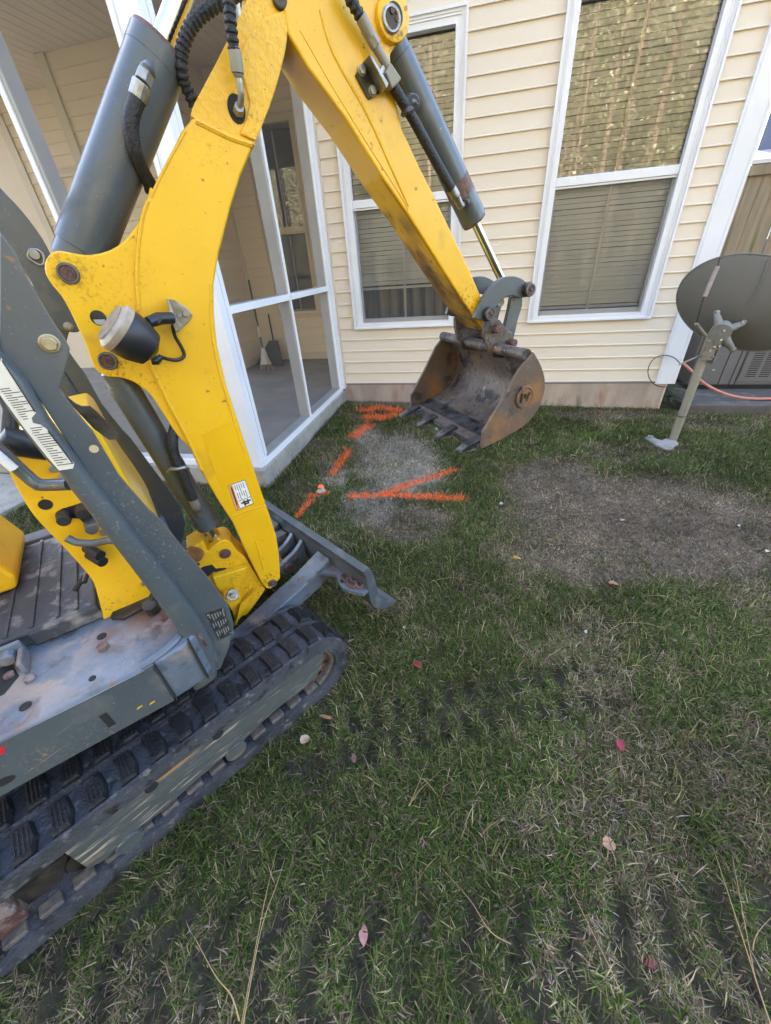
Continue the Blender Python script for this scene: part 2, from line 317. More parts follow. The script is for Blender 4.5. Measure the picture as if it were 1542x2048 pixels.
# ================================================================ lawn fields (dead patch, dusty patch, moss, prints)
def gz(x, y):
    x = np.asarray(x, float); y = np.asarray(y, float)
    t = np.clip((y+3.0)/3.0, 0, 1); t = t*t*(3-2*t); xx = np.clip(x, -3, 4)
    return -.027*(xx-.1)*t + .016*(fbm(x, y, .9, 11)-.5)*np.clip((y+4.6)/.8+1.2, .3, 1) - .024*lanes(x, y)
def G(x, y, dz=.0):
    p = onz(x, y, 0)
    for _ in range(3): p = onz(x, y, float(gz(p[0], p[1]))+dz)
    return p
def ell(cx, cy, rx, ry): 
    P = onz(cx, cy, 0); a = onz(cx+rx, cy, 0)-P; c = onz(cx, cy-ry, 0)-P; M_ = np.linalg.inv(np.array([[a[0], c[0]], [a[1], c[1]]])); return P, M_
def efield(X, Y, specs):
    out = np.zeros_like(X)
    for (cx, cy, rx, ry, s_) in specs:
        P, M_ = ell(cx, cy, rx, ry); dx, dy = X-P[0], Y-P[1]; al = M_[0, 0]*dx+M_[0, 1]*dy; be = M_[1, 0]*dx+M_[1, 1]*dy
        out = np.maximum(out, s_*np.clip(1.9-1.5*np.sqrt(al*al+be*be), 0, 1))
    return out
DEAD = [(1270, 1035, 300, 95, 1), (1100, 965, 110, 55, 1), (1460, 1060, 160, 90, 1), (1200, 1130, 130, 50, .9), (820, 1045, 110, 40, .8), (800, 810, 130, 12, .8), (1210, 825, 130, 12, .75), (1400, 845, 120, 14, .5), (640, 905, 50, 28, .5), (600, 985, 50, 40, .5), (1260, 905, 110, 25, .55), (1330, 890, 60, 20, .5)]
PALE = [(800, 930, 85, 55, 1), (740, 1005, 60, 30, .8), (735, 880, 35, 26, .85), (670, 955, 30, 25, .7), (725, 1035, 55, 20, .6)]
MOSS = [(1155, 872, 45, 14, 1), (1330, 912, 45, 10, 1), (700, 790, 30, 12, 1), (660, 860, 45, 22, .7), (990, 960, 70, 55, .6)]
PRINT = []
for x_, y_ in ((660, 230), (760, 200), (870, 210), (970, 210), (1070, 200), (1160, 160), (1260, 150), (540, 410), (640, 350), (740, 335), (850, 345), (940, 320), (1050, 300), (1150, 300), (320, 420), (420, 430), (250, 240), (140, 270), (300, 560), (180, 600), (1340, 120), (1240, 330)): PRINT.append((600+x_*.389, 1300+y_*.389, 13, 15, 1))
PRINT += [(1025, 1945, 13, 60, 1), (1092, 1970, 14, 60, 1), (1265, 1890, 16, 14, 1), (1440, 1890, 16, 16, .8), (1145, 1990, 10, 50, .7), (560, 1870, 20, 16, .6), (420, 1790, 16, 20, .7), (350, 1920, 20, 20, .7), (960, 1560, 14, 14, .5), (1215, 1245, 16, 12, .8), (1165, 980, 30, 10, .4)]

# tread prints: the bars a track pressed across the lawn
LANES = [([(620, 1500), (760, 1462), (900, 1425), (1040, 1400), (1190, 1372)], .125, .090, 1.0), ([(100, 1950), (330, 1990), (560, 2010), (860, 2015), (1100, 2010), (1330, 1995), (1620, 1960)], .19, .125, 1.0), ([(330, 1840), (480, 1720), (640, 1610)], .10, .095, .5)]
LN = []
for pts_, hw, per_, st_ in LANES:
    P_ = [onz(x, y, 0)[:2] for x, y in pts_]; LN.append((P_, hw, per_, st_))
def lanes(x, y):
    x = np.asarray(x, float); y = np.asarray(y, float); out = np.zeros_like(x)
    for P_, hw, per_, st_ in LN:
        best = np.full_like(x, 9.0); sl_ = np.zeros_like(x); sg = np.zeros_like(x); acc = 0.0
        for a, e in zip(P_[:-1], P_[1:]):
            d_ = e-a; Ls = np.linalg.norm(d_); d_ = d_/Ls; t = np.clip((x-a[0])*d_[0]+(y-a[1])*d_[1], 0, Ls)
            dx, dy = x-(a[0]+t*d_[0]), y-(a[1]+t*d_[1]); dist = np.hypot(dx, dy); m_ = dist < best
            best = np.where(m_, dist, best); sl_ = np.where(m_, acc+t, sl_); sg = np.where(m_, d_[0]*dy-d_[1]*dx, sg); acc += Ls
        wob = .25*(vnoise(x, y, .07, 151)-.5); ph = sl_/per_+(np.where(sg > 0, .5, 0) if per_ < .1 else .18*np.sin(sg*30))+wob
        bar = np.clip(.35+1.8*np.sin(2*math.pi*ph), 0, 1); edge = np.clip((hw-best)/.03, 0, 1)*(np.clip((np.abs(sg)-.008)/.012, 0, 1) if per_ < .1 else 1)
        out = np.maximum(out, st_*bar*edge*np.clip(.35+1.4*vnoise(x, y, .25, 161), .35, 1))
    return out
def band(x, y):
    x = np.asarray(x, float); y = np.asarray(y, float); out = np.zeros_like(x)
    for P_, hw, per_, st_ in LN:
        best = np.full_like(x, 9.0)
        for a, e in zip(P_[:-1], P_[1:]):
            d_ = e-a; Ls = np.linalg.norm(d_); d_ = d_/Ls; t = np.clip((x-a[0])*d_[0]+(y-a[1])*d_[1], 0, Ls); best = np.minimum(best, np.hypot(x-(a[0]+t*d_[0]), y-(a[1]+t*d_[1])))
        out = np.maximum(out, st_*np.clip((hw-best)/.04, 0, 1))
    return out
# ================================================================ GROUND
xs = np.concatenate([[-160, -70, -30, -14, -8], np.concatenate([np.arange(-4.6, -1.6, .06), np.arange(-1.6, 3.2, .024), np.arange(3.2, 5.01, .06)]), [8, 14, 30, 70, 160]])
ys = np.concatenate([[-160, -70, -30, -14, -8], np.concatenate([np.arange(-5.8, -4.7, .06), np.arange(-4.7, -2.2, .022), np.arange(-2.2, 2.41, .05)]), [5, 9, 14, 30, 70, 160]])
GX, GY = np.meshgrid(xs, ys, indexing='ij'); GZ = gz(GX, GY)
near = (GX > -4.7) & (GX < 5.1) & (GY > -5.9) & (GY < 2.5); GZ = np.where(near, GZ, -.03)
GZ = GZ-.006*np.where(near, vnoise(GX, GY, .13, 21), 0)
nx, ny = len(xs), len(ys); idx = np.arange(nx*ny).reshape(nx, ny)
Q = np.stack([idx[:-1, :-1].ravel(), idx[1:, :-1].ravel(), idx[1:, 1:].ravel(), idx[:-1, 1:].ravel()], 1)
gx_, gy_ = GX.ravel(), GY.ravel(); gd = np.clip((efield(gx_, gy_, DEAD)*(.55+.9*fbm(gx_, gy_, .22, 31))-.28)*1.9, 0, 1)[:, None]; gp = np.clip(efield(gx_, gy_, PALE)*(.45+1.0*fbm(gx_, gy_, .16, 41)), 0, 1)[:, None]; gq = np.maximum(lanes(gx_, gy_), np.clip(efield(gx_, gy_, PRINT), 0, 1))[:, None]
dk_ = np.clip((fbm(gx_, gy_, .3, 171)-.5)*5, 0, 1)[:, None]
gc = np.array([.070, .066, .036])*(1-gd)+(np.array([.205, .150, .115])*(1-dk_)+np.array([.105, .078, .062])*dk_)*gd; gc = gc*(1-gp)+np.array([.52, .44, .36])*gp; gc = gc*(1-.7*gq)+np.array([.035, .030, .022])*.7*gq
ground = mesh_np('ground', np.stack([gx_, gy_, GZ.ravel()], 1), Q, SOIL, gc); struct(ground)
ground.data.polygons.foreach_set('use_smooth', [True]*len(ground.data.polygons))
# concrete walk at the far left of the machine
b = MB(); b.abox(-7.5, -3.35, -2.95, -2.1, -.06, .035); walk = b.build('path', CON, bevel=.008); struct(walk)

# ================================================================ HOUSE
house = thing('house', 'cream vinyl sided house with white trimmed windows and concrete foundation', 'house', (.2, 0, 0))
Z0, PIT = .2446, .1143
pm = MB(); prof = [(0, 0), (-.017, 0), (-.017, .005), (-.012, .012), (-.004, .119), (0, .119)]
pm.prism([(0, y, z) for y, z in prof], [(1, y, z) for y, z in prof])
plank_src = pm.build('siding_plank', SID); plank_me = plank_src.data
plank_b = plank_me.copy(); plank_b.materials[0] = SIDB
bpy.data.objects.remove(plank_src)
def plank(parent, x, y, z, ln, rot=0, me=plank_me):
    o = bpy.data.objects.new('siding_plank', me); COL.objects.link(o); o.location = (x, y, z); o.scale = (ln, 1, 1); o.rotation_euler = (random.uniform(-.004, .004), 0, rot); attach(o, parent); return o
LW = (-1.295, -.224); RW = (.451, 1.515); WZ = (.816, 2.89)
wall = MB()
for x0, x1, z0, z1 in ((-1.5, 1.80, -.3, WZ[0]+.05), (-1.5, 1.80, WZ[1]-.05, 5.7), (-1.5, LW[0]+.05, WZ[0]+.05, WZ[1]-.05), (LW[1]-.05, RW[0]+.05, WZ[0]+.05, WZ[1]-.05), (RW[1]-.05, 1.80, WZ[0]+.05, WZ[1]-.05)):
    wall.abox(x0, x1, .001, .12, z0, z1)
wall.build('wall', SID, house)
for n in range(31):
    z = Z0+PIT*n
    segs = [(-1.485, LW[0]+.004), (LW[1]-.004, RW[0]+.004), (RW[1]-.004, 1.74)] if 5 <= n < 23 else [(-1.485, 1.74)]
    for a, c in segs:
        if c-a > 1.2:
            j_ = a+(c-a)*random.uniform(.2, .8); plank(house, a, 0, z, j_-a); plank(house, j_-.012, -.0016, z, c-j_+.012)
        else: plank(house, a, 0, z, c-a)
b = MB()
for n in range(31, 48): b.prism([(-1.485, y, Z0+PIT*n+z) for y, z in prof], [(1.74, y, Z0+PIT*n+z) for y, z in prof])
b.build('upper_siding', SID, house)
b = MB(); b.abox(-1.50, 1.825, -.022, .3, -.4, Z0-.004); b.build('foundation', CONF, house)
b = MB(); b.abox(-1.48, 1.80, -.024, -.0225, Z0-.02, Z0-.006); b.build('starter_strip', DARK, house)
# corner board: two overlapping vinyl faces
b = MB(); b.abox(1.730, 1.902, -.032, .01, .22, 5.6); b.abox(1.872, 1.902, .011, .17, .22, 5.6); b.abox(1.748, 1.756, -.036, -.0321, .222, 5.6); b.abox(1.876, 1.883, -.036, -.0321, .222, 5.6)
b.build('corner_board', WHT, house, bevel=.003)
b = MB(); b.abox(1.80, 1.86, .02, 9, -.3, 5.7); b.build('side_wall', SID, house)
b = MB(); b.abox(-7.2, 1.86, 8.9, 9, -.3, 5.7); b.build('back_wall', SID, house)
b = MB()
b.prism([(-7.5, -.45, 5.55), (-7.5, 4.5, 8.2), (-7.5, 9.4, 5.55), (-7.5, 9.4, 5.7), (-7.5, 4.5, 8.36), (-7.5, -.45, 5.7)], [(2.2, -.45, 5.55), (2.2, 4.5, 8.2), (2.2, 9.4, 5.55), (2.2, 9.4, 5.7), (2.2, 4.5, 8.36), (2.2, -.45, 5.7)])
b.build('roof', ROOF, house)
b = MB()
for gx in (-7.2, 1.80): b.prism([(gx, .02, 5.56), (gx, 4.5, 8.15), (gx, 8.98, 5.56)], [(gx+.06, .02, 5.56), (gx+.06, 4.5, 8.15), (gx+.06, 8.98, 5.56)])
b.build('gable', SID, house)
# hollow room behind the two front windows
b = MB(); x0, x1, y0, y1, z0, z1 = -1.46, 1.77, .125, 3.0, .3, 3.3
b.add([(x0, y0, z0), (x1, y0, z0), (x1, y1, z0), (x0, y1, z0), (x0, y0, z1), (x1, y0, z1), (x1, y1, z1), (x0, y1, z1)], [(0, 1, 2, 3), (4, 7, 6, 5), (1, 5, 6, 2), (2, 6, 7, 3), (3, 7, 4, 0)])
b.build('room', DARK, house)

def window(parent, x0, x1, z0, z1, y, zr0, zr1, blind_to=None, m=WHT, casing=.085, curtain=False):
    """double hung window; casing mesh is the part, the rest its sub-parts"""
    c = casing
    k = MB()
    for a, bb, zz0, zz1 in ((x0, x0+c, z0, z1), (x1-c, x1, z0, z1)): k.abox(a, bb, y-.034, y+.03, zz0, zz1)
    k.abox(x0+c, x1-c, y-.034, y+.03, z1-c, z1); k.abox(x0+c, x1-c, y-.034, y+.03, z0, z0+.042)
    for a, bb, zz0, zz1 in ((x0-.004, x0+.012, z0-.004, z1+.004), (x1-.012, x1+.004, z0-.004, z1+.004)): k.abox(a, bb, y-.046, y-.0341, zz0, zz1)
    k.abox(x0+.0121, x1-.0121, y-.046, y-.0341, z1-.012, z1+.004); k.abox(x0+.0121, x1-.0121, y-.046, y-.0341, z0-.004, z0+.012)
    for a in (x0+.026, x0+.040, x1-.044, x1-.030): k.abox(a, a+.004, y-.040, y-.0341, z0+.013, z1-.013)
    for zz in (z1-.030, z1-.046): k.abox(x0+.045, x1-.045, y-.040, y-.0341, zz, zz+.004)
    win = k.build('window', m, parent)
    xa, xb, za, zb = x0+c, x1-c, z0+.042, z1-c
    k = MB(); k.abox(xa, xb, y-.018, y+.035, zr0, zr1); k.abox(xa, xb, y-.010, y+.0, zr0-.016, zr0-.001)
    k.build('meeting_rail', m, win, bevel=.004)
    k = MB(); k.abox(xa, xa+.018, y+.012, y+.05, za, zr0); k.abox(xb-.018, xb, y+.012, y+.05, za, zr0); k.abox(xa+.018, xb-.018, y+.010, y+.05, za, za+.045)
    k.build('lower_sash', WGR, win, bevel=.003)
    xm = (xa+xb)/2
    k = MB(); k.abox(xm-.010, xm+.010, y+.030, y+.036, zr1, zb); k.abox(xm-.010, xm+.010, y+.056, y+.062, za+.04, zr0); k.build('grille_bar', MULL, win)
    k = MB(); k.add([(xa, y+.022, zr1), (xb, y+.022, zr1), (xb, y+.022, zb), (xa, y+.022, zb)], [(0, 1, 2, 3)]); k.build('upper_pane', GLA, win)
    k = MB(); k.add([(xa+.018, y+.040, za+.045), (xb-.018, y+.040, za+.045), (xb-.018, y+.040, zr0), (xa+.018, y+.040, zr0)], [(0, 1, 2, 3)]); k.build('lower_pane', GLB, win)
    k = MB(); k.add([(xa+.004, y+.006, za), (xb-.004, y+.006, za), (xb-.004, y+.006, zr0-.002), (xa+.004, y+.006, zr0-.002)], [(0, 1, 2, 3)]); k.build('window_screen', SCRW, win)
    if blind_to is not None:
        k = MB(); z = zb-.02
        while z > blind_to:
            dz = random.uniform(-.002, .002)
            k.box((xa-.01, y+.068, z-.019+dz), (xb-xa+.02, 0, 0), (0, .020, .0338), (0, .0012, -.0008)); z -= .0365
        k.abox(xa-.005, xb+.005, y+.080, y+.110, blind_to-.03, blind_to-.010)
        for xx in (xa+.1, xb-.1): k.abox(xx, xx+.003, y+.078, y+.080, blind_to, zb)
        k.build('blind', BLIND, win)
    if curtain:
        k = MB()
        for i in range(7):
            xx = xa+.04+i*.125; k.cyl((xx, y+.30+.05*(i % 2), za-.05), (xx, y+.30+.05*(i % 2), 1.25), .05, n=10)
        k.build('curtain', CURT, win, smooth=True)
    return win
window(house, LW[0], LW[1], WZ[0], WZ[1], 0, 1.818, 1.878, blind_to=1.19, curtain=True)
window(house, RW[0], RW[1], WZ[0], WZ[1], 0, 1.818, 1.878, blind_to=.94)
# porch-side walls of the house
YB = 1.606; YN = .65; YD = 1.29; CZ = 3.39; FZ = .19
BW = (-2.95, -2.27)
b = MB()
b.abox(-3.37, BW[0]+.05, YB+.001, YB+.1, FZ, CZ); b.abox(BW[1]-.05, -1.5, YB+.001, YB+.1, FZ, CZ); b.abox(BW[0]+.05, BW[1]-.05, YB+.001, YB+.1, FZ, .80); b.abox(BW[0]+.05, BW[1]-.05, YB+.001, YB+.1, 2.92, CZ)
b.abox(-4.6, -3.47, YN+.001, YN+.1, FZ, CZ); b.abox(-3.47, -3.371, YN+.001, YB+.1, FZ, CZ); b.abox(-4.6, -4.5, YN+.101, YD, FZ, CZ)
b.abox(-6.9, -4.6, YD+.001, YD+.1, FZ, CZ); b.abox(-1.6, -1.50, .13, YB, FZ, CZ)
b.abox(-7.2, -1.5, YB+.15, YB+.25, CZ+.2, 5.6); b.abox(-1.6, -1.5, .13, YB+.2, CZ+.001, 5.6); b.abox(-7.2, -7.1, YB-.3, 9, -.3, 5.6)
b.build('porch_wall', SIDB, house)
nrow = int((CZ-.27)/PIT)+1
for n in range(nrow):
    z = .285+PIT*n
    if z+.119 > CZ: continue
    cut = .76 < z < 2.92
    for a, c in ([(-3.37, BW[0]), (BW[1], -1.6)] if cut else [(-3.37, -1.6)]): plank(house, a, YB, z, c-a, me=plank_b)
    plank(house, -4.55, YN, z, 1.13, me=plank_b)
    plank(house, -3.371, YN+.02, z, YB-YN-.03, rot=math.pi/2, me=plank_b)
    if not (1.2 < z < 2.62): plank(house, -6.05, YD, z, 1.45, me=plank_b)
    else:
        plank(house, -6.05, YD, z, .42, me=plank_b)
        plank(house, -4.72, YD, z, .1, me=plank_b)
window(house, BW[0], BW[1], .80, 2.93, YB, 1.80, 1.865, blind_to=None, m=TAN, casing=.075)
window(house, -5.66, -4.72, 1.25, 2.68, YD, 1.9, 1.96, blind_to=None, m=TAN, casing=.09)
b = MB(); b.abox(-3.0, -1.7, YB+.101, YB+1.3, .5, .52); b.abox(-3.4, -1.7, YB+1.3, YB+1.32, .4, 3.1); b.abox(-6.0, -4.5, YD+.9, YD+.92, .8, 3.0); b.build('room_partition', DARK, house)
for x, y, wd in ((-4.62, YN, .12), (-3.46, YN, .10), (-6.16, YD, .12)):
    b = MB(); b.abox(x, x+wd, y-.028, y+.0, .26, CZ-.002); b.build('corner_trim', TAN, house, bevel=.003)
b = MB(); b.abox(-3.375, -3.335, YB-.04, YB-.001, FZ+.02, CZ-.01); b.build('inside_corner_trim', TAN, house)
b = MB(); b.abox(-9.5, -7.0, 1.7, 1.8, 0, 5.5); b.build('sun_blocker_wall', SID, house)  # unseen wall added to block the sun from the left walk

# ================================================================ SCREENED PORCH
porch = thing('screened_porch', 'screened porch with white frame on a concrete slab beside the cream house', 'porch', (-1.6, -1.9, 0))
PX = -1.52; PYF = -2.03
b = MB(); b.abox(-6.9, -1.495, -2.06, -.023, -.3, .165); b.build('slab', CON, porch, bevel=.012)
b = MB(); b.abox(-6.9, -1.60, -1.94, YB, .10, FZ); b.build('porch_floor', FLO, porch)
def pbox(name, x0, x1, y0, y1, z0, z1, m=WHT, bv=.003): 
    k = MB(); k.abox(x0, x1, y0, y1, z0, z1); return k.build(name, m, porch, bevel=bv)
pbox('corner_post', -1.66, PX, PYF, -1.93, .166, 3.45)
k = MB(); k.abox(-1.664, -1.636, PYF-.008, PYF-.001, .17, 3.4); k.abox(PX+.001, PX+.008, -1.965, -1.93, .24, 3.4); k.build('post_trim', WHT, porch)
pbox('sill_plate', -1.62, PX-.001, -1.93, -.06, .166, .212, mat('weathered_sill', (.33, .34, .345), (.26, .27, .275), 6, .45))
k = MB(); k.abox(PX-.001, PX+.006, -2.0, -.03, .150, .214); k.build('sill_trim', WHT, porch)
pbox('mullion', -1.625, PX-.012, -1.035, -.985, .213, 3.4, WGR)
pbox('mullion_face', PX-.0115, PX, -1.028, -1.000, .213, 3.4, WHT)
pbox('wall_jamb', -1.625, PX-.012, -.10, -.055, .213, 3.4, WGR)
k = MB(); k.abox(PX-.0115, PX+.0, -.105, -.055, .213, 3.4); k.abox(-1.52, -1.487, -.052, -.02, .19, 3.4); k.build('jamb_trim', WHT, porch)
k = MB(); k.abox(-1.486, -1.470, -.030, .0, .20, 3.4); k.build('tan_corner_channel', TAN, porch)
for y0, y1 in ((-1.93, -1.0352), (-.9848, -.1002)):
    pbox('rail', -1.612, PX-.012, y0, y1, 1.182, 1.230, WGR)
    pbox('rail_face', PX-.0115, PX-.001, y0+.001, y1-.001, 1.184, 1.228, WHT)
for y0, y1 in ((-1.93, -1.035), (-.985, -.105)):
    for z0, z1 in ((.214, 1.184), (1.228, 3.35)):
        k = MB(); k.add([(PX-.02, y0, z0), (PX-.02, y1, z0), (PX-.02, y1, z1), (PX-.02, y0, z1)], [(0, 1, 2, 3)]); k.build('screen_panel', SCR, porch)
# front screen wall
for x0, x1 in ((-2.425, -2.395), (-3.325, -3.295), (-4.225, -4.195), (-5.125, -5.095), (-6.05, -6.02)):
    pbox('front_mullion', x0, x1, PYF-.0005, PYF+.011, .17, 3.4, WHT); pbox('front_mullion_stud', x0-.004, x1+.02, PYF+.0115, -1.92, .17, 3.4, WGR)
for a, c in ((-2.375, -1.66), (-3.275, -2.43), (-4.175, -3.33), (-5.075, -4.23), (-6.0, -5.13)):
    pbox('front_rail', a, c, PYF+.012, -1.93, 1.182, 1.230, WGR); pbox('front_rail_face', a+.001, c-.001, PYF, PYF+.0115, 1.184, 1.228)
    k = MB(); k.add([(a, PYF+.02, .214), (c, PYF+.02, .214), (c, PYF+.02, 3.35), (a, PYF+.02, 3.35)], [(0, 1, 2, 3)]); k.build('screen_panel', SCR, porch)
pbox('front_sill', -6.9, -1.661, PYF, -1.93, .166, .212, WHT)
# tongue-and-groove ceiling boards, header, roof
cb = MB(); pr = [(.004, 0), (.112, 0), (.118, .008), (.118, .02), (-.002, .02), (-.002, .008)]
cb.prism([(x, 0, z) for x, z in pr], [(x, 1, z) for x, z in pr]); cbo = cb.build('ceiling_board', CEI, porch)
cbo.location = (-6.9, -1.95, CZ); cbo.scale = (1, YB+1.95, 1); attach(cbo, porch)
x = -6.9+.12
while x < -1.62:
    copy_of(cbo, porch, (x, -1.95, CZ), (1, YB+1.95, 1)); x += .12
k = MB(); k.abox(-6.9, -1.50, PYF, -1.90, 3.10, 3.45); k.abox(-1.62, -1.50, -1.90, -.03, 3.10, 3.45); k.build('header_beam', WHT, porch)
k = MB(); k.prism([(-7.1, -2.3, 3.46), (-7.1, 1.75, 3.9), (-7.1, 1.75, 4.0), (-7.1, -2.3, 3.56)], [(-1.35, -2.3, 3.46), (-1.35, 1.75, 3.9), (-1.35, 1.75, 4.0), (-1.35, -2.3, 3.56)]); k.build('porch_roof', ROOF, porch)
k = MB(); k.abox(-7.0, -1.36, -2.25, 1.7, 3.451, 3.458); k.build('roof_deck', CEI, porch)
# push broom and dustpan standing in the porch corner
br0 = np.array([-2.98, .93, .19]); br1 = ony(487, 512, 1.40)
broom = thing('broom', 'green handled broom leaning in the porch corner, white head on the floor', 'broom', br0)
d = br1-br0
k = MB(); k.cyl(br0+d*.20, br0+d*.80, .013, n=10); k.build('handle', mat('broom_green', (.02, .07, .035), None, 1, .5), broom, smooth=True)
k = MB(); k.cyl(br0+d*.80, br1, .012, n=10); k.cyl(br0+d*.30, br0+d*.395, .020, n=10); k.build('handle_sleeve', TAN, broom, smooth=True)
k = MB(); k.tube([br0+d*.045, br0+d*.10, br0+d*.20], [.085, .06, .03], 10); k.build('broom_head', mat('broom_head_white', (.52, .50, .46), (.44, .42, .38), 20, .7), broom)
k = MB()
for i in range(26):
    a = i*.9; r_ = .02+.06*((i*7) % 10)/10; p = br0+d*.05+np.array([math.cos(a)*r_, math.sin(a)*r_*.6, 0]); k.cyl(p, (p[0]+math.cos(a)*.03, p[1]+math.sin(a)*.02, .193), .010, .014, n=5)
k.build('bristles', mat('mop_strands', (.28, .22, .17), (.18, .14, .11), 60, .9), broom)
dp = thing('dustpan', 'dark grey dustpan on the porch floor behind the broom head', 'dustpan', (-3.05, 1.22, .19))
k = MB(); k.prism([(-3.33, 1.25, .195), (-2.83, 1.15, .195), (-2.99, 1.42, .50), (-3.13, 1.44, .50)], [(-3.33, 1.27, .195), (-2.83, 1.18, .195), (-2.99, 1.45, .50), (-3.13, 1.47, .50)]); k.build('pan', mat('dustpan_grey', (.06, .06, .065), None, 1, .6), dp)
k = MB(); k.cyl((-3.06, 1.45, .49), (-3.09, 1.52, .85), .012, n=8); k.build('dustpan_handle', BLKP, dp)
# ================================================================ MINI EXCAVATOR
exc = thing('mini_excavator', 'yellow and dark grey mini excavator with rubber tracks and raised rusty bucket', 'excavator', UPF.o)
TF, TR, TZ = -3.275, -4.245, .157       # idler and sprocket centres
def belt_pt(t, r):
    """point on a stadium path, t in metres measured on radius .14"""
    R0 = .14; L = TF-TR; per = 2*L+2*math.pi*R0; t %= per
    if t < L: return TR+t, TZ+r, 0.0
    t -= L
    if t < math.pi*R0:
        a = t/R0; return TF+r*math.sin(a), TZ+r*math.cos(a), a
    t -= math.pi*R0
    if t < L: return TF-t, TZ-r, math.pi
    t -= L; a = t/R0
    return TR-r*math.sin(a), TZ-r*math.cos(a), math.pi+a
PER = 2*(TF-TR)+2*math.pi*.14
def ring(b, v0, v1, r0, r1, n=140):
    V = []; Fc = []
    for i in range(n):
        t = PER*i/n
        for r, v in ((r1, v0), (r1, v1), (r0, v1), (r0, v0)):
            u, z, a = belt_pt(t, r); V.append(UC.W(u, v, z))
    for i in range(n):
        j = (i+1) % n
        for k in range(4): Fc.append((4*i+k, 4*i+(k+1) % 4, 4*j+(k+1) % 4, 4*j+k))
    b.add(V, Fc); return b
def lug_mesh():
    b = MB(); l, wd, h = .037, .088, .021
    b.add([(-l/2-.004, 0, 0), (l/2+.004, 0, 0), (l/2+.010, wd*.55, 0), (l/2+.002, wd, 0), (-l/2-.004, wd, 0), (-l/2+.003, wd*.55, 0), (-l/2, .004, h), (l/2, .004, h), (l/2+.006, wd*.55, h), (l/2-.003, wd-.006, h*.9), (-l/2+.002, wd-.006, h*.9), (-l/2+.006, wd*.55, h)],
          [(6, 7, 8, 11), (11, 8, 9, 10), (0, 1, 7, 6), (1, 2, 8, 7), (2, 3, 9, 8), (3, 4, 10, 9), (4, 5, 11, 10), (5, 0, 6, 11)])
    for q in range(4): b.abox(-l/2+.004+q*.009, -l/2+.008+q*.009, .008, wd-.012, h-.002, h+.0015)
    return b
def lug_matrix(t, v):
    u, z, a = belt_pt(t, .1385); tu = UC.u*math.cos(a)-UC.z*math.sin(a); nn = UC.u*math.sin(a)+UC.z*math.cos(a); p = UC.W(u, v, z); lv = UC.v
    return Matrix(((tu[0], lv[0], nn[0], p[0]), (tu[1], lv[1], nn[1], p[1]), (tu[2], lv[2], nn[2], p[2]), (0, 0, 0, 1)))
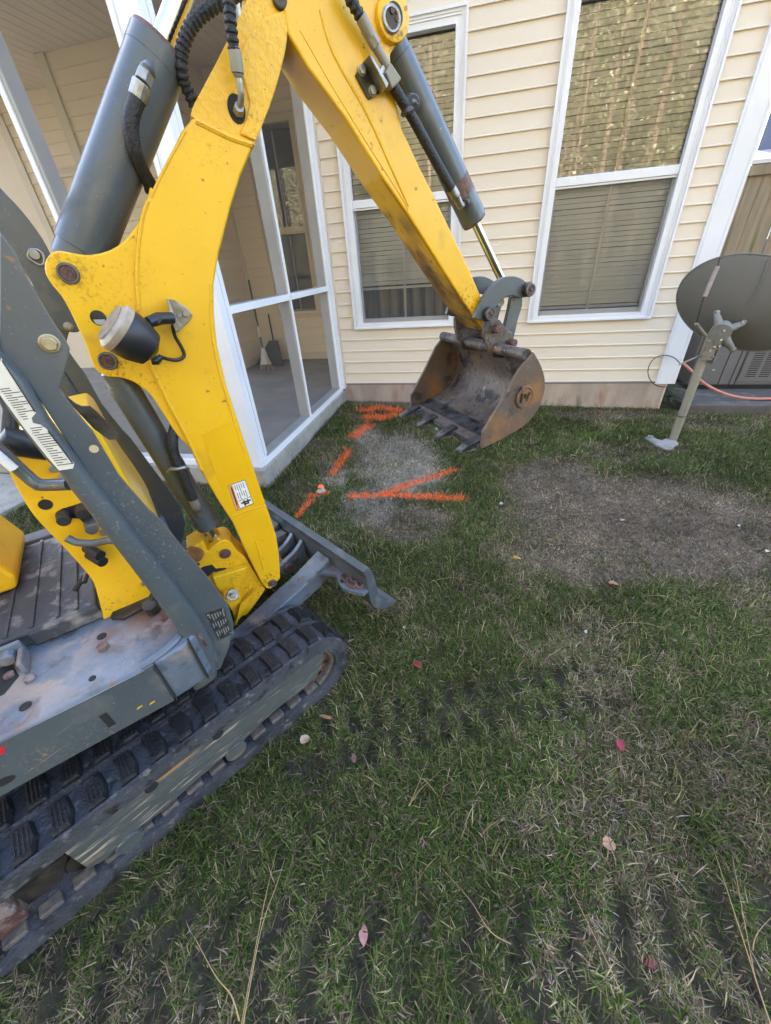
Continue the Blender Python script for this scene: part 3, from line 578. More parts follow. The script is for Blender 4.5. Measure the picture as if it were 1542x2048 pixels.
def track(v0, near):
    v1 = v0+.23
    b = MB(); ring(b, v0+.002, v1-.002, .094, .140); tr = b.build('track', LUG, exc, smooth=True)
    b = MB(); ring(b, v0+.106, v0+.124, .1395, .150); ring(b, v1-.010, v1, .108, .151); ring(b, v0, v0+.010, .108, .151); b.build('tread_rib', LUG, tr, smooth=True)
    if near:
        src = lug_mesh().build('tread_lug', RUB); me = src.data; bpy.data.objects.remove(src); N = 38
        for i in range(N):
            for k, v in ((0, v0+.014), (.5, v0+.129)):
                o = bpy.data.objects.new('tread_lug', me); COL.objects.link(o); o.matrix_basis = lug_matrix((i+k)*PER/N, v); attach(o, tr)
        ins = MB(); ins.abox(-.024, .024, 0, .030, 0, .016); io = ins.build('steel_insert', mat('worn_insert_steel', (.17, .14, .115), (.10, .085, .075), 60, .6, .3, bump=.4), None, bevel=.003); ime = io.data; bpy.data.objects.remove(io)
        for i in range(38):
            t = (i+.3)*PER/38; u, z, a = belt_pt(t, .094)
            if z > TZ+.02 and not (u > TF): continue
            o = bpy.data.objects.new('steel_insert', ime); COL.objects.link(o)
            tu = UC.u*math.cos(a)-UC.z*math.sin(a); nn = -(UC.u*math.sin(a)+UC.z*math.cos(a)); p = UC.W(u, v1-.045, z)
            o.matrix_basis = Matrix(((tu[0], UC.v[0], nn[0], p[0]), (tu[1], UC.v[1], nn[1], p[1]), (tu[2], UC.v[2], nn[2], p[2]), (0, 0, 0, 1))); attach(o, tr)
        pl = [(630, 1300), (645, 1299), (650, 1313), (643, 1338), (628, 1361), (597, 1388), (562, 1413), (522, 1448), (491, 1479), (399, 1557), (324, 1625), (269, 1665), (211, 1722), (175, 1740), (119, 1702), (191, 1640), (300, 1552), (400, 1471), (462, 1422), (524.5, 1376), (578.5, 1334)]
        pts = [tuple(UC.onv(x, y, 1.517)[[0, 2]]) for x, y in pl]
        b = MB(); b.fprism(UC, pts, 1.40, 1.517); sf = b.build('side_frame', FRAME, tr, bevel=.006)
        for hx, hy in ((436, 1470), (303, 1575)):
            c = UC.onv(hx, hy, 1.5175); b = MB(); b.prism([UC.W(x, 1.5171, z) for x, z in circ((c[0], c[2]), .017, 18)], [UC.W(x, 1.5185, z) for x, z in circ((c[0], c[2]), .017, 18)]); b.build('frame_hole', ACD, sf)
        for hx, hy in ((470, 1497), (255, 1680)):
            c = UC.onv(hx, hy, 1.517); b = MB(); b.cyl(UC.W(c[0], 1.50, c[2]-.012), UC.W(c[0], 1.524, c[2]-.012), .034, n=22); b.build('roller_boss', FRAME, sf, bevel=.003)
        v = 1.42
    else:
        L = lug_mesh(); b = MB()
        for i in range(38):
            for k, vv in ((0, v0+.009), (.5, v0+.124)):
                M_ = lug_matrix((i+k)*PER/38, vv); b.add([tuple(M_ @ Vector(p)) for p in L.v], L.f)
        struct(b.build('tread_lug_block', RUB, tr), 'stuff')
        b = MB(); b.fbox(UC, TR+.1, TF-.05, v0+.02, v0+.13, .09, .24); b.build('side_frame', FRAME, tr)
        v = v0+.115
    b = MB(); b.cyl(UC.W(TF, v-.06, TZ), UC.W(TF, v+.06, TZ), .090, n=30); idl = b.build('idler', RUSTP, tr, smooth=True)
    b = MB()
    for k in range(9):
        a = k*2*math.pi/9; b.fbox(Frame(UC.W(TF+.068*math.cos(a), 0, TZ+.068*math.sin(a)), 33), -.012, .012, v+.058, v+.072, -.02, .02)
    b.build('idler_guide', RUSTP, idl)
    b = MB(); tp = []
    for k in range(36):
        a = k*2*math.pi/36; r = .092 if (k//2) % 2 else .074; tp.append((TR+r*math.cos(a), TZ+r*math.sin(a)))
    b.fprism(UC, tp, v-.02, v+.02); b.build('sprocket', DIRTM, tr)
    b = MB(); b.fprism(UC, soft([(TR-.13, TZ-.055), (TR-.13, TZ+.06), (TR+.075, TZ+.07), (TR+.10, TZ+.04), (TR+.10, TZ-.06)], 3), v+.03, v+.085); b.build('drive_cover', GRYR if near else FRAME, tr, bevel=.008)
    if near:
        b = MB(); b.fprism(UC, soft([(TR+.095, TZ+.075), (TR+.20, TZ+.055), (TR+.215, TZ+.0), (TR+.16, TZ-.075), (TR+.09, TZ-.06)], 3), v+.01, v+.055); b.build('chain_guide', DIRTM, tr, bevel=.006)
    b = MB()
    for uu in (-4.02, -3.85, -3.68, -3.5): b.cyl(UC.W(uu, v-.05, .098), UC.W(uu, v+.05, .098), .042, n=16)
    b.build('track_roller', DIRTM, tr, smooth=True)
    return tr
track(1.30, True); track(.54, False)
b = MB(); b.fbox(UC, -4.05, -3.42, .78, 1.29, .17, .34); b.cyl(UPF.W(0, 0, .34), UPF.W(0, 0, .44), .22, n=32)
b.build('carriage_frame', GRY, exc, bevel=.01)
# ---- dozer blade
bl = [(-2.985, .445), (-2.955, .45), (-2.935, .40), (-2.925, .33), (-2.915, .26), (-2.875, .20), (-2.82, .165), (-2.845, .160), (-2.91, .185), (-2.955, .24), (-2.97, .32), (-2.972, .40)]
b = MB(); b.fprism(UC, soft(bl, 3), .57, 1.505); blade = b.build('dozer_blade', GRY, exc, bevel=.002)
for v in (1.235, .835):
    s = 1 if v > 1 else -1
    arm = [(-3.62, .20), (-3.41, .245), (-3.26, .290), (-3.10, .330), (-2.975, .378), (-2.965, .30), (-3.05, .262), (-3.30, .205), (-3.62, .13)]
    b = MB(); b.fprism(UC, arm, v-.042, v+.042); b.build('blade_arm', GRYD if v > 1 else GRY, blade, bevel=.006)
    if v > 1:
        gp = soft([(-3.10, 1.2775), (-3.055, 1.285), (-3.02, 1.303), (-2.998, 1.342), (-3.020, 1.385), (-3.028, 1.42), (-3.016, 1.462), (-2.997, 1.503), (-2.958, 1.503), (-2.952, 1.40), (-2.952, 1.2775)], 3)
        b = MB(); b.prism([UC.W(u, vv, .326) for u, vv in gp], [UC.W(u, vv, .342) for u, vv in gp]); b.build('gusset_plate', GRYD, blade, bevel=.003)
        for du, dv, r in ((-2.985, 1.395, .016), (-2.970, 1.425, .014), (-2.992, 1.435, .015), (-2.975, 1.46, .013)):
            b = MB(); pts = [UC.W(du+r*math.cos(a), dv+r*1.5*math.sin(a), .350+.006*math.sin(a*2)) for a in np.linspace(0, 2*math.pi, 13)]; b.tube(pts, .006, 7, False); b.build('chain_link', RUSTP, blade, smooth=True)
        b = MB(); b.prism([UC.W(u, vv, .3422) for u, vv in circ((-3.005, 1.39), .010, 14)], [UC.W(u, vv, .3435) for u, vv in circ((-3.005, 1.39), .010, 14)]); b.build('gusset_hole', ACD, blade)
for v in (.985, 1.065):
    ear = [(-3.115, .275), (-3.105, .305), (-3.075, .315), (-3.02, .335), (-2.975, .37), (-2.972, .27), (-3.04, .24), (-3.10, .245)]
    b = MB(); b.fprism(UC, soft(ear, 3), v-.011, v+.011); b.build('cylinder_lug', GRYD, blade, bevel=.003)
    b = MB(); b.cyl(UC.W(-3.075, v-.02, .277), UC.W(-3.075, v+.026, .277), .024, n=16); b.cyl(UC.W(-3.03, v-.011, .30), UC.W(-3.03, v+.022, .30), .012, n=12); b.build('lug_pin', RUSTP, blade, bevel=.002)
b = MB(); b.fbox(UC, -3.16, -2.975, .88, .93, .24, .345); b.build('blade_box', GRYD, blade, bevel=.004)
b = MB(); b.cyl(UC.W(-3.45, 1.025, .235), UC.W(-3.13, 1.025, .268), .040, n=20); b.cyl(UC.W(-3.13, 1.025, .268), UC.W(-3.07, 1.025, .277), .026, n=16); b.build('blade_cylinder', RUSTP, blade, smooth=True)
# ---- slewing deck
dk = [(-.75, .30), (-.70, .435), (.175, .435), (.255, .425), (.30, .385), (.315, .33), (.315, -.33), (.25, -.42), (.17, -.435), (-.70, -.435), (-.75, -.30)]
b = MB(); b.prism([UPF.W(u, v, .442) for u, v in dk], [UPF.W(u, v, .600) for u, v in dk]); deck = b.build('slewing_deck', GRYD, exc, bevel=.010, seg=3)
sk = MB(); sk.box(UPF.W(-.70, .4352, .446), .872*UPF.u, .0035*UPF.v, .149*UPF.z); skirt = sk.build('deck_skirt', GRY, deck)
for u in (.176, .262):
    b = MB(); b.fbox(UPF, u, u+.004, .4352 if u < .2 else .408, .442 if u < .2 else .428, .445, .602); b.build('seam', ACD, deck)
b = MB(); c = UPF.onv(215, 1440, .439); q = [(c[0]-.030, c[2]+.012), (c[0]-.022, c[2]+.016), (c[0]+.030, c[2]-.012), (c[0]+.022, c[2]-.016)]
b.fprism(UPF, [(c[0]-.008, c[2]-.026), (c[0]+.008, c[2]-.026), (c[0]+.008, c[2]+.026), (c[0]-.008, c[2]+.026)], .4388, .4398); b.build('slot_hole', ACD, skirt)
c = UPF.onv(8, 1563, .439); b = MB(); b.fprism(UPF, circ((c[0], c[2]), .02, 16, .012), .4388, .4398); b.build('skirt_hole', ACD, skirt)
c = UPF.onv(108, 1505, .439)
for du, dz, w_, h_ in ((-.03, -.005, .10, .012), (.02, .028, .035, .006)):
    p = UPF.onv(95, 1515, .439) if du < 0 else UPF.onv(127, 1460, .439)
    b = MB(); b.fprism(UPF, soft([(p[0]-w_/2, p[2]-h_), (p[0], p[2]-h_*.2), (p[0]+w_/2, p[2]+h_), (p[0]+w_*.1, p[2]+h_*.1)], 3), .4388, .4396); b.build('rust_scab', GRYR, skirt)
for qx, qy in ((278, 1415), (303, 1406)):
    p = UPF.onv(qx, qy, .439); b = MB()
    for k in range(3): b.fprism(UPF, [(p[0]-.006+k*.005, p[2]-.003+.001*k), (p[0]-.004+k*.005, p[2]-.004), (p[0]+.001+k*.004, p[2]+.002*k), (p[0]-.001+k*.004, p[2]+.003)], .4388, .4394)
    b.build('paint_fleck', YEL, skirt)
p = UPF.onv(6, 1497, .439); b = MB(); b.fprism(UPF, [(p[0]-.05, p[2]+.012), (p[0]+.008, p[2]+.004), (p[0]+.001, p[2]-.002), (p[0]-.004, p[2]-.014), (p[0]-.05, p[2]-.012)], .4388, .4396); b.build('red_print', REDP, skirt)
# rusty patch, bolt heads, raised lip on the deck
lip = cat_rom([UPF.W(.265, .17, .604), UPF.W(.268, .30, .604), UPF.W(.25, .38, .604), UPF.W(.20, .415, .604), UPF.W(.15, .425, .602)], 5)
b = MB(); b.tube(lip, .011, 8); b.build('deck_lip', GRYD, deck, smooth=True)
for hx, hy, r in ((203, 1272, .012), (206, 1294, .0145), (20, 1352, .0125), (60, 1358, .0125), (50, 1412, .012), (184, 1356, .008)):
    p = UPF.L(onz(hx, hy, .602)); b = MB(); b.cyl(UPF.W(p[0], p[1], .599), UPF.W(p[0], p[1], .610 if r >= .0121 else .6032), r, n=6 if r > .0122 else 12); b.build('deck_bolt', GRYR if r >= .0121 else ACD, deck, bevel=.002)
b = MB(); b.prism([UPF.W(u, v, .6005) for u, v in [(.10, .20), (.13, .225), (.24, .205), (.26, .13), (.12, .13)]], [UPF.W(u, v, .612) for u, v in [(.10, .20), (.13, .225), (.24, .205), (.26, .13), (.12, .13)]]); b.build('dirty_cover', DIRTM, deck, bevel=.003)
p = UPF.L(onz(300, 1208, .63)); b = MB(); b.cyl(UPF.W(p[0], p[1], .60), UPF.W(p[0], p[1]+.02, .645), .018, n=16); b.cyl(UPF.W(p[0], p[1], .63), UPF.W(p[0]+.04, p[1]+.01, .68), .012, n=10); b.build('grease_fitting', DIRTM, deck, smooth=True)
# floor and mat
b = MB(); b.fbox(UPF, -.36, .10, -.40, .160, .600, .640); b.build('floor_box', GRY, deck, bevel=.006)
b = MB(); b.fbox(UPF, -.36, .085, -.325, .175, .6405, .655); b.fbox(UPF, -.075, .085, .1605, .178, .603, .650); fmat = b.build('floor_mat', MATR, exc, bevel=.006)
for u in (-.23, -.165, -.115, -.06, -.003, .04):
    b = MB(); b.fbox(UPF, u-.0045, u+.0045, -.32, .165, .6552, .6605); b.build('mat_rib', MATR, fmat, bevel=.002)
b = MB(); b.fbox(UPF, -.36, .12, -.40, -.335, .640, .662); b.build('floor_edge', mat('dusty_grey_strip', (.16, .145, .145), (.11, .10, .10), 12, .8), fmat, bevel=.004)
# opening with lug beside the mat
b = MB(); b.prism([UPF.W(u, v, .6006) for u, v in [(-.22, .20), (-.125, .20), (-.105, .26), (-.13, .30), (-.22, .31)]], [UPF.W(u, v, .602) for u, v in [(-.22, .20), (-.125, .20), (-.105, .26), (-.13, .30), (-.22, .31)]]); b.build('deck_opening', ACD, deck)
b = MB(); b.fbox(UPF, -.145, -.085, .188, .20, .602, .655); b.fbox(UPF, -.095, -.083, .2005, .265, .602, .640); b.cyl(UPF.W(-.118, .19, .630), UPF.W(-.118, .225, .630), .017, n=12); b.build('deck_lug', GRYD, deck, bevel=.004)
# operator console
cn = up([(208, 1243), (192, 1180), (180, 1155), (150, 1120), (120, 1088), (85, 1052), (60, 1022), (38, 985), (20, 950), (13, 928), (22, 905), (50, 888), (95, 873), (140, 860), (180, 850), (200, 866), (228, 914), (262, 974), (310, 1040), (338, 1100), (330, 1195)], .18)
b = MB(); b.fprism(UPF, soft(cn, 3), -.20, .18); cons = b.build('console', YEL, exc, bevel=.016, seg=4)
def cons_disc(name, x, y, r, h, m, off=.18):
    c = UPF.onv(x, y, off); b = MB(); b.cyl(UPF.W(c[0], off+.0004, c[2]), UPF.W(c[0], off+h, c[2]), r, r*.85 if h > .01 else r, n=18); return b.build(name, m, cons, bevel=min(.002, h*.3))
cons_disc('console_hole', 91, 1009, .0135, .0015, ACD)
for x, y in ((128, 1030), (165, 1017), (183, 1047)): cons_disc('control_boot', x, y, .0165, .035, BLK if x < 180 else GRY)
for x, y in ((108, 936), (127, 952), (75, 972), (208, 1064), (290, 1165)): cons_disc('console_screw', x, y, .010, .006, ZINC)
b = MB(); q = up([(117, 1035), (122, 1018), (172, 1003), (195, 1025), (185, 1070), (172, 1050), (158, 1036)], .1806); b.fprism(UPF, q, .1804, .183); b.build('console_cutout', ACD, cons)
for y_ in (1095, 1108):
    c = UPF.onv(185+(y_-1095)*.4, y_, .19); b = MB(); b.cyl(UPF.W(c[0]-.012, .181, c[2]), UPF.W(c[0]+.012, .225, c[2]-.012), .013, n=12); b.build('pedal_boot', BLK, cons, smooth=True)
hb = [UPF.W(*UPF.onv(134, 1076, .22)), UPF.W(*UPF.onv(155, 1085, .23)), UPF.W(*UPF.onv(190, 1086, .25)), UPF.W(*UPF.onv(235, 1082, .30)), UPF.W(.27, .34, .83)]
b = MB(); b.tube(cat_rom(hb, 5), .009, 10); b.build('grab_bar', GRY, cons, smooth=True)
b = MB(); b.tube(cat_rom([UPF.W(*UPF.onv(150, 1180, .13)), UPF.W(*UPF.onv(172, 1150, .14)), UPF.W(*UPF.onv(168, 1165, .165))], 4), .007, 8); b.build('pedal_linkage', BLK, cons, smooth=True)
jb = UPF.onv(60, 905, .20); j0 = UPF.W(jb[0]-.06, .10, jb[2]+.0)
b = MB(); b.tube([UPF.W(*UPF.onv(8, 890, .21)), UPF.W(*UPF.onv(20, 880, .21)), UPF.W(*UPF.onv(45, 888, .21)), UPF.W(*UPF.onv(75, 905, .21)), UPF.W(*UPF.onv(96, 917, .21))], [.014, .030, .030, .017, .005], 16); b.build('joystick_bellows', BLKP, cons, smooth=True)
b = MB(); b.tube([UPF.W(*UPF.onv(20, 880, .21)), UPF.W(*UPF.onv(20, 820, .19)), UPF.W(*UPF.onv(5, 770, .18))], [.016, .012, .015], 12); b.build('joystick', BLKP, cons, smooth=True)
hr = [UPF.W(*UPF.onv(-40, 868, .29)), UPF.W(*UPF.onv(0, 903, .29)), UPF.W(*UPF.onv(52, 950, .29)), UPF.W(*UPF.onv(72, 966, .295)), UPF.W(*UPF.onv(90, 970, .30)), UPF.W(*UPF.onv(140, 968, .345))]
b = MB(); b.tube(cat_rom(hr, 5), .0125, 12); b.build('hand_rail', GRY, exc, smooth=True)
b = MB(); b.tube([UPF.W(*UPF.onv(-10, 905, .304)), UPF.W(*UPF.onv(28, 938, .304))], .0085, 10); b.build('rail_sticker', WDEC2, exc, smooth=True)
# seat pedestal, seat and engine hood behind the operator
sp_ = [(-.30, .66), (-.105, .66), (-.09, .70), (-.145, .90), (-.20, .96), (-.34, .96)]
b = MB(); b.fprism(UPF, sp_, -.34, -.05); seatb = b.build('seat_pedestal', YEL, exc, bevel=.012)
b = MB(); b.fprism(UPF, [(-.285, .70), (-.125, .70), (-.165, .86), (-.285, .90)], -.0498, -.0485); b.build('pedestal_sticker', WDEC, seatb)
b = MB(); b.fprism(UPF, soft([(-.72, .60), (-.72, .92), (-.60, 1.0), (-.40, .99), (-.345, .9), (-.30, .604)], 3), -.40, .30); b.build('engine_hood', YEL, exc, bevel=.03, seg=3)
b = MB(); b.fprism(UPF, soft([(-.75, .604), (-.75, .72), (-.55, .72), (-.29, .68), (-.205, .63), (-.20, .604)], 3), .3015, .43); b.build('side_cover', YEL, exc, bevel=.02, seg=3)
b = MB(); b.fprism(UPF, soft([(-.62, 1.0), (-.34, 1.0), (-.30, 1.05), (-.36, 1.10), (-.52, 1.12), (-.58, 1.45), (-.64, 1.46), (-.66, 1.1)], 3), -.26, .16); b.build('seat', BLK, exc, bevel=.03, seg=3)
# ---- folding roll bar posts
tubeL = [(0, 783), (26, 828), (95, 917), (123, 944), (144, 977), (169, 1008), (262, 1130), (345, 1240), (378, 1300), (385, 1376)]
crease = [(432, 1345), (425, 1280), (395, 1228), (330, 1140), (262, 1055), (176, 945), (98, 838), (53, 758), (0, 700)]
tp = up(tubeL+crease, .375); top_u = tp[0][0]
tp = [(tp[0][0]-.012, 1.75)]+tp+[(tp[-1][0]-.012, 1.75)]
flg = [(0, 462), (28, 500), (55, 555), (100, 633), (130, 678), (140, 697), (134, 726), (120, 778), (151, 821), (186, 863), (238, 950), (297, 1018), (324, 1042), (370, 1100), (420, 1160), (456, 1209), (467, 1248), (456, 1295), (440, 1335), (418, 1345), (395, 1228), (176, 945), (53, 758), (0, 700)]
fp = up(flg, .36)
def post(v, s, near):
    b = MB(); a, c = (v-.03, v+.03)
    b.fprism(UPF, tp, a, c); o = b.build('roll_bar_post', GRY, exc, bevel=.018, seg=3, smooth=True)
    b = MB(); b.fprism(UPF, fp, v-.006-.012*s, v+.006-.012*s); b.build('post_flange', GRY, o, bevel=.002)
    return o
po = post(.372, 1, True); pf = post(-.345, -1, False)
HV = -.31
b = MB(); b.fprism(UPF, soft(up([(-60, 300), (0, 375), (42, 420), (85, 478), (120, 545), (160, 610), (172, 640), (160, 662), (138, 664), (110, 650), (60, 560), (0, 462), (-60, 370)], HV), 3), HV-.018, HV); b.build('hinge_plate', GRY, pf, bevel=.003)
def post_bolt(name, x, y, off, r, h, m, par):
    c = UPF.onv(x, y, off); b = MB(); b.cyl(UPF.W(c[0], off-.004, c[2]), UPF.W(c[0], off+h*.3, c[2]), r*1.25, n=20); b.cyl(UPF.W(c[0], off+h*.3, c[2]), UPF.W(c[0], off+h, c[2]), r, n=6); return b.build(name, m, par, bevel=.002)
post_bolt('pivot_bolt', 99, 687, .366, .0125, .009, BOLTY, po); post_bolt('hinge_bolt', 137, 653, HV, .010, .008, ZINC, pf)
c = UPF.onv(70, 510, HV); b = MB(); b.cyl(UPF.W(c[0], HV-.001, c[2]), UPF.W(c[0], HV+.014, c[2]), .012, n=14); b.build('lock_pin', ZINC, pf, bevel=.002)
b = MB(); b.tube(cat_rom([UPF.W(*UPF.onv(x, y, HV+.01)) for x, y in ((60, 499), (76, 500), (87, 511), (88, 526), (80, 530), (66, 523), (56, 512), (60, 499))], 4), .0030, 6); b.build('hair_pin', ZINC, pf, smooth=True)
b = MB(); b.fprism(UPF, up([(123, 784), (150, 806), (163, 812), (180, 812), (192, 822), (238, 868), (235, 878), (218, 880), (188, 858), (152, 820)], .345), .341, .346); b.build('latch_plate', DIRTM, po, bevel=.001)
c = UPF.onv(188, 898, .367); b = MB(); b.fprism(UPF, circ((c[0], c[2]), .008, 14), .3662, .3668); b.build('flange_hole', GLARE, po)
# load chart decal with unreadable rows of print
DO = .4025
dpx = [(-4, 738), (2, 716), (72, 826), (63, 836), (66, 846), (82, 850), (93, 858), (149, 927), (146, 937), (118, 941), (95, 915), (45, 852), (0, 790)]
b = MB(); b.fprism(UPF, up(dpx, DO), DO-.0008, DO); dec = b.build('load_chart', WDEC, po)
k = MB(); rr = random.Random(3)
for i in range(34):
    f = i/33; x = -2+f*116; y = 778+f*152; ln = rr.choice((14, 20, 26, 34))*(.75 if .38 < f < .52 else 1); x0 = x+rr.uniform(0, 3)
    if abs(f-.45) < .05: continue
    A = [(x0, y), (x0+ln, y-ln*.13), (x0+ln, y-ln*.13+1.5), (x0, y+1.5)]
    k.fprism(UPF, up(A, DO+.0005), DO+.0001, DO+.0005)
A = [(3, 722), (5, 720), (71, 823), (69, 825)]; k.fprism(UPF, up(A, DO+.0005), DO+.0001, DO+.0005)
A = [(95, 863), (97, 861), (146, 924), (144, 927)]; k.fprism(UPF, up(A, DO+.0005), DO+.0001, DO+.0005)
k.build('chart_print', KDEC, dec)
ip = up([(411, 1227), (448, 1214), (464, 1267), (437, 1281)], .3665)
b = MB(); b.fprism(UPF, ip, .3662, .3675); pl_ = b.build('identity_plate', PLATE, po)
k = MB(); P4 = [np.array(q) for q in ip]
for i in range(6):
    for j in range(3):
        f = .12+.15*i; g0 = .08+.3*j; g1 = g0+.12+.13*((i*3+j*5) % 4)/4
        a = (P4[0]*(1-f)+P4[1]*f); e = (P4[3]*(1-f)+P4[2]*f); q0 = a*(1-g0)+e*g0; q1 = a*(1-g1)+e*g1; n_ = (P4[1]-P4[0]); n_ = n_/np.linalg.norm(n_)*.0012
        k.fprism(UPF, [tuple(q0-n_), tuple(q1-n_), tuple(q1+n_), tuple(q0+n_)], .3676, .3679)
k.build('plate_lettering', PLATL, pl_)
for (f, g) in ((.08, .06), (.92, .06), (.08, .94), (.92, .94)):
    a = P4[0]*(1-f)+P4[1]*f; e = P4[3]*(1-f)+P4[2]*f; q = a*(1-g)+e*g; k = MB(); k.cyl(UPF.W(q[0], .3676, q[1]), UPF.W(q[0], .3695, q[1]), .0032, n=10); k.build('plate_rivet', ZINC, pl_)
b = MB(); p0, p1 = UPF.onv(393, 1262, .4), UPF.onv(412, 1292, .4); b.fprism(UPF, [(p0[0]-.002, p0[2]), (p0[0]+.003, p0[2]+.003), (p1[0]+.004, p1[2]), (p1[0]-.002, p1[2]-.002)], .4022, .4030); b.build('rust_mark', GRYR, po)
b = MB(); b.tube([UPF.W(tp[0][0]+.02, -.345, 1.75), UPF.W(tp[0][0]+.02, .372, 1.75)], .034, 14); b.build('roll_bar_top', GRY, exc, smooth=True)
# ---- swing bracket
Wb = .135
def Z4(l, sx=340, sy=1030, k=.15564): return [(sx+x*k, sy+y*k) for x, y in l]
brk = Z4([(210, 462), (420, 335), (480, 470), (560, 400), (640, 340), (720, 325), (790, 360), (850, 450), (960, 540), (1060, 700), (1225, 950), (1190, 1010), (1000, 1270), (930, 1300), (840, 1410), (800, 1240), (600, 960), (470, 800), (350, 660)])
b = MB(); b.fprism(BM, soft(bp(brk, -.02), 3), -.115, -.02); brak = b.build('swing_bracket', YELC, exc, bevel=.005)
for nm, x, y, r, m in (('bracket_pin', 450, 1107, .020, RUSTP), ('grease_nipple', 396, 1128, .006, DIRTM)):
    c = BM.onv(x, y, -.02); b = MB(); b.cyl(BM.W(c[0], -.14, c[2]), BM.W(c[0], -.016, c[2]), r, n=18); b.cyl(BM.W(c[0], -.016, c[2]), BM.W(c[0], -.013, c[2]), r*.55, n=14); b.build(nm, m, brak, bevel=.002)
c = BM.onv(390, 1106, -.03); b = MB(); b.cyl(BM.W(c[0], -.03, c[2]), BM.W(c[0]-.004, -.012, c[2]+.006), .030, n=22); b.build('pin_cap', mat('worn_pin_cap', (.24, .10, .03), (.15, .07, .03), 40, .6), brak, bevel=.002)
slot = Z4([(390, 690), (430, 665), (540, 640), (590, 690), (720, 680), (740, 710), (700, 750), (560, 730), (480, 800)])
b = MB(); b.fprism(BM, bp(slot, -.018), -.0195, -.018); b.build('bracket_slot', ACD, brak)
sh = Z4([(550, 830), (1000, 690), (890, 990), (700, 1060), (600, 950)])
b = MB(); b.fprism(BM, bp(sh, .02), -.019, .012); b.build('bracket_shelf', YELC, brak, bevel=.004)
sh = Z4([(690, 1060), (870, 1000), (905, 1060), (910, 1130), (780, 1215), (740, 1150)])
b = MB(); b.fprism(BM, bp(sh, .05), .013, .048); b.build('bracket_foot', YELC, brak, bevel=.004)
c = BM.onv(465, 1192, .055); b = MB(); b.cyl(BM.W(c[0], .046, c[2]), BM.W(c[0]+.002, .056, c[2]+.004), .022, n=22); b.cyl(BM.W(c[0]+.002, .056, c[2]+.004), BM.W(c[0]+.003, .066, c[2]+.009), .010, n=6); b.build('foot_bolt', ZINC, brak, bevel=.002)
rb = Z4([(900, 1130), (1080, 955), (1100, 975), (960, 1160), (840, 1410), (830, 1390)])
b = MB(); b.fprism(BM, bp(rb, -.005), -.019, .005); b.build('bracket_rib', YELC, brak, bevel=.002)
for i, (txt, q) in enumerate((('2000085775', (432, 1125)), ('C1000172', (446, 1131)), ('800175', (458, 1135)))):
    me = text_mesh(txt, .0125, .0008); o = bpy.data.objects.new('cast_lettering', me); COL.objects.link(o); me.materials.append(YELC)
    c = BM.onv(q[0], q[1], -.0185); P = BM.W(c[0], -.0195, c[2]); an = math.radians(24)
    ux = BM.u*math.cos(an)+BM.z*math.sin(an); uy = -BM.u*math.sin(an)+BM.z*math.cos(an); un = np.cross(ux, uy)
    o.matrix_basis = Matrix(((ux[0], uy[0], un[0], P[0]), (ux[1], uy[1], un[1], P[1]), (ux[2], uy[2], un[2], P[2]), (0, 0, 0, 1))); attach(o, brak)
# ---- boom
body = [(561, 1157), (558.6, 1111), (553, 1073.6), (539, 1030), (513, 958), (501, 920), (470, 825), (451.5, 767), (434, 690), (428, 630), (427.5, 568), (437, 508), (460.7, 417), (481, 351), (508, 287),
        (500, 280), (395, 236), (385, 236), (363, 262), (334.6, 322), (309, 368), (296, 400), (284, 440), (276, 500), (274, 560), (278, 620), (290, 690), (312, 755), (342, 815), (374, 875), (404, 946), (420, 974), (441, 1009), (465, 1045), (489, 1099), (509, 1139), (522.5, 1166), (532.7, 1178), (543, 1178)]
b = MB(); b.fprism(BM, bp(body, 0), -Wb, 0); boom = b.build('boom', YEL, exc, bevel=.006, seg=3)
head = [(508, 290), (525, 250), (548, 189), (569, 111), (576, 67), (588, 12), (594, -30), (580, -75), (535, -90), (500, -60), (493, 0), (472, 46), (433, 124.5), (389, 207), (383, 225), (393, 240), (500, 285)]
b = MB(); b.fprism(BM, soft(bp(head, -.008), 2), -Wb+.008, -.008); hd = b.build('boom_head', YELC, boom, bevel=.008, seg=3)
hf = [(478, 120), (505, 60), (540, 30), (585, 15), (575, 68), (569, 111), (549, 186), (526, 248), (512, 282), (480, 268), (500, 205)]
b = MB(); b.fprism(BM, soft(bp(hf, -.002), 2), -.0078, -.002); b.build('head_cheek', YELC, boom, bevel=.003)
c = BM.onv(560, -4, 0); b = MB(); b.cyl(BM.W(c[0], -Wb-.01, c[2]), BM.W(c[0], .002, c[2]), .015, n=24); b.build('stick_pivot_pin', DIRTM, boom, bevel=.003)
lobe = [(300, 372), (291, 410), (275, 446), (249, 480), (220, 500), (182, 509.5), (156, 508), (130, 503), (111, 502), (97, 511), (89, 527), (91.4, 549), (105, 571.6), (123, 592.7), (140.6, 624), (154.7, 654), (168.8, 684), (177.6, 708.7), (184, 726), (193, 741), (215, 753.7), (242, 755.7), (265.5, 763.5), (285, 776), (302.6, 792), (316, 812), (336, 842.6), (355, 872), (385, 903), (404, 946), (420, 974), (441, 1009), (452, 1000), (400, 880), (345, 760), (320, 650), (318, 500), (330, 400)]
LP_ = soft(bp(lobe, -.006), 2)
for v0, v1 in ((-.022, -.006), (-Wb+.006, -Wb+.022)):
    b = MB(); b.fprism(BM, LP_, v0, v1); b.build('ear_plate', YEL, boom, bevel=.004)
def bead(name, px, off, r, m, par, n=4):
    pts = [BM.W(*BM.onv(x, y, off)) for x, y in px]; b = MB(); b.tube(cat_rom(pts, n), r, 8); return b.build(name, m, par, smooth=True)
bead('weld_bead', [(296, 402), (284, 440), (276, 500), (274, 560), (278, 620)], -.002, .0045, YELC, boom)
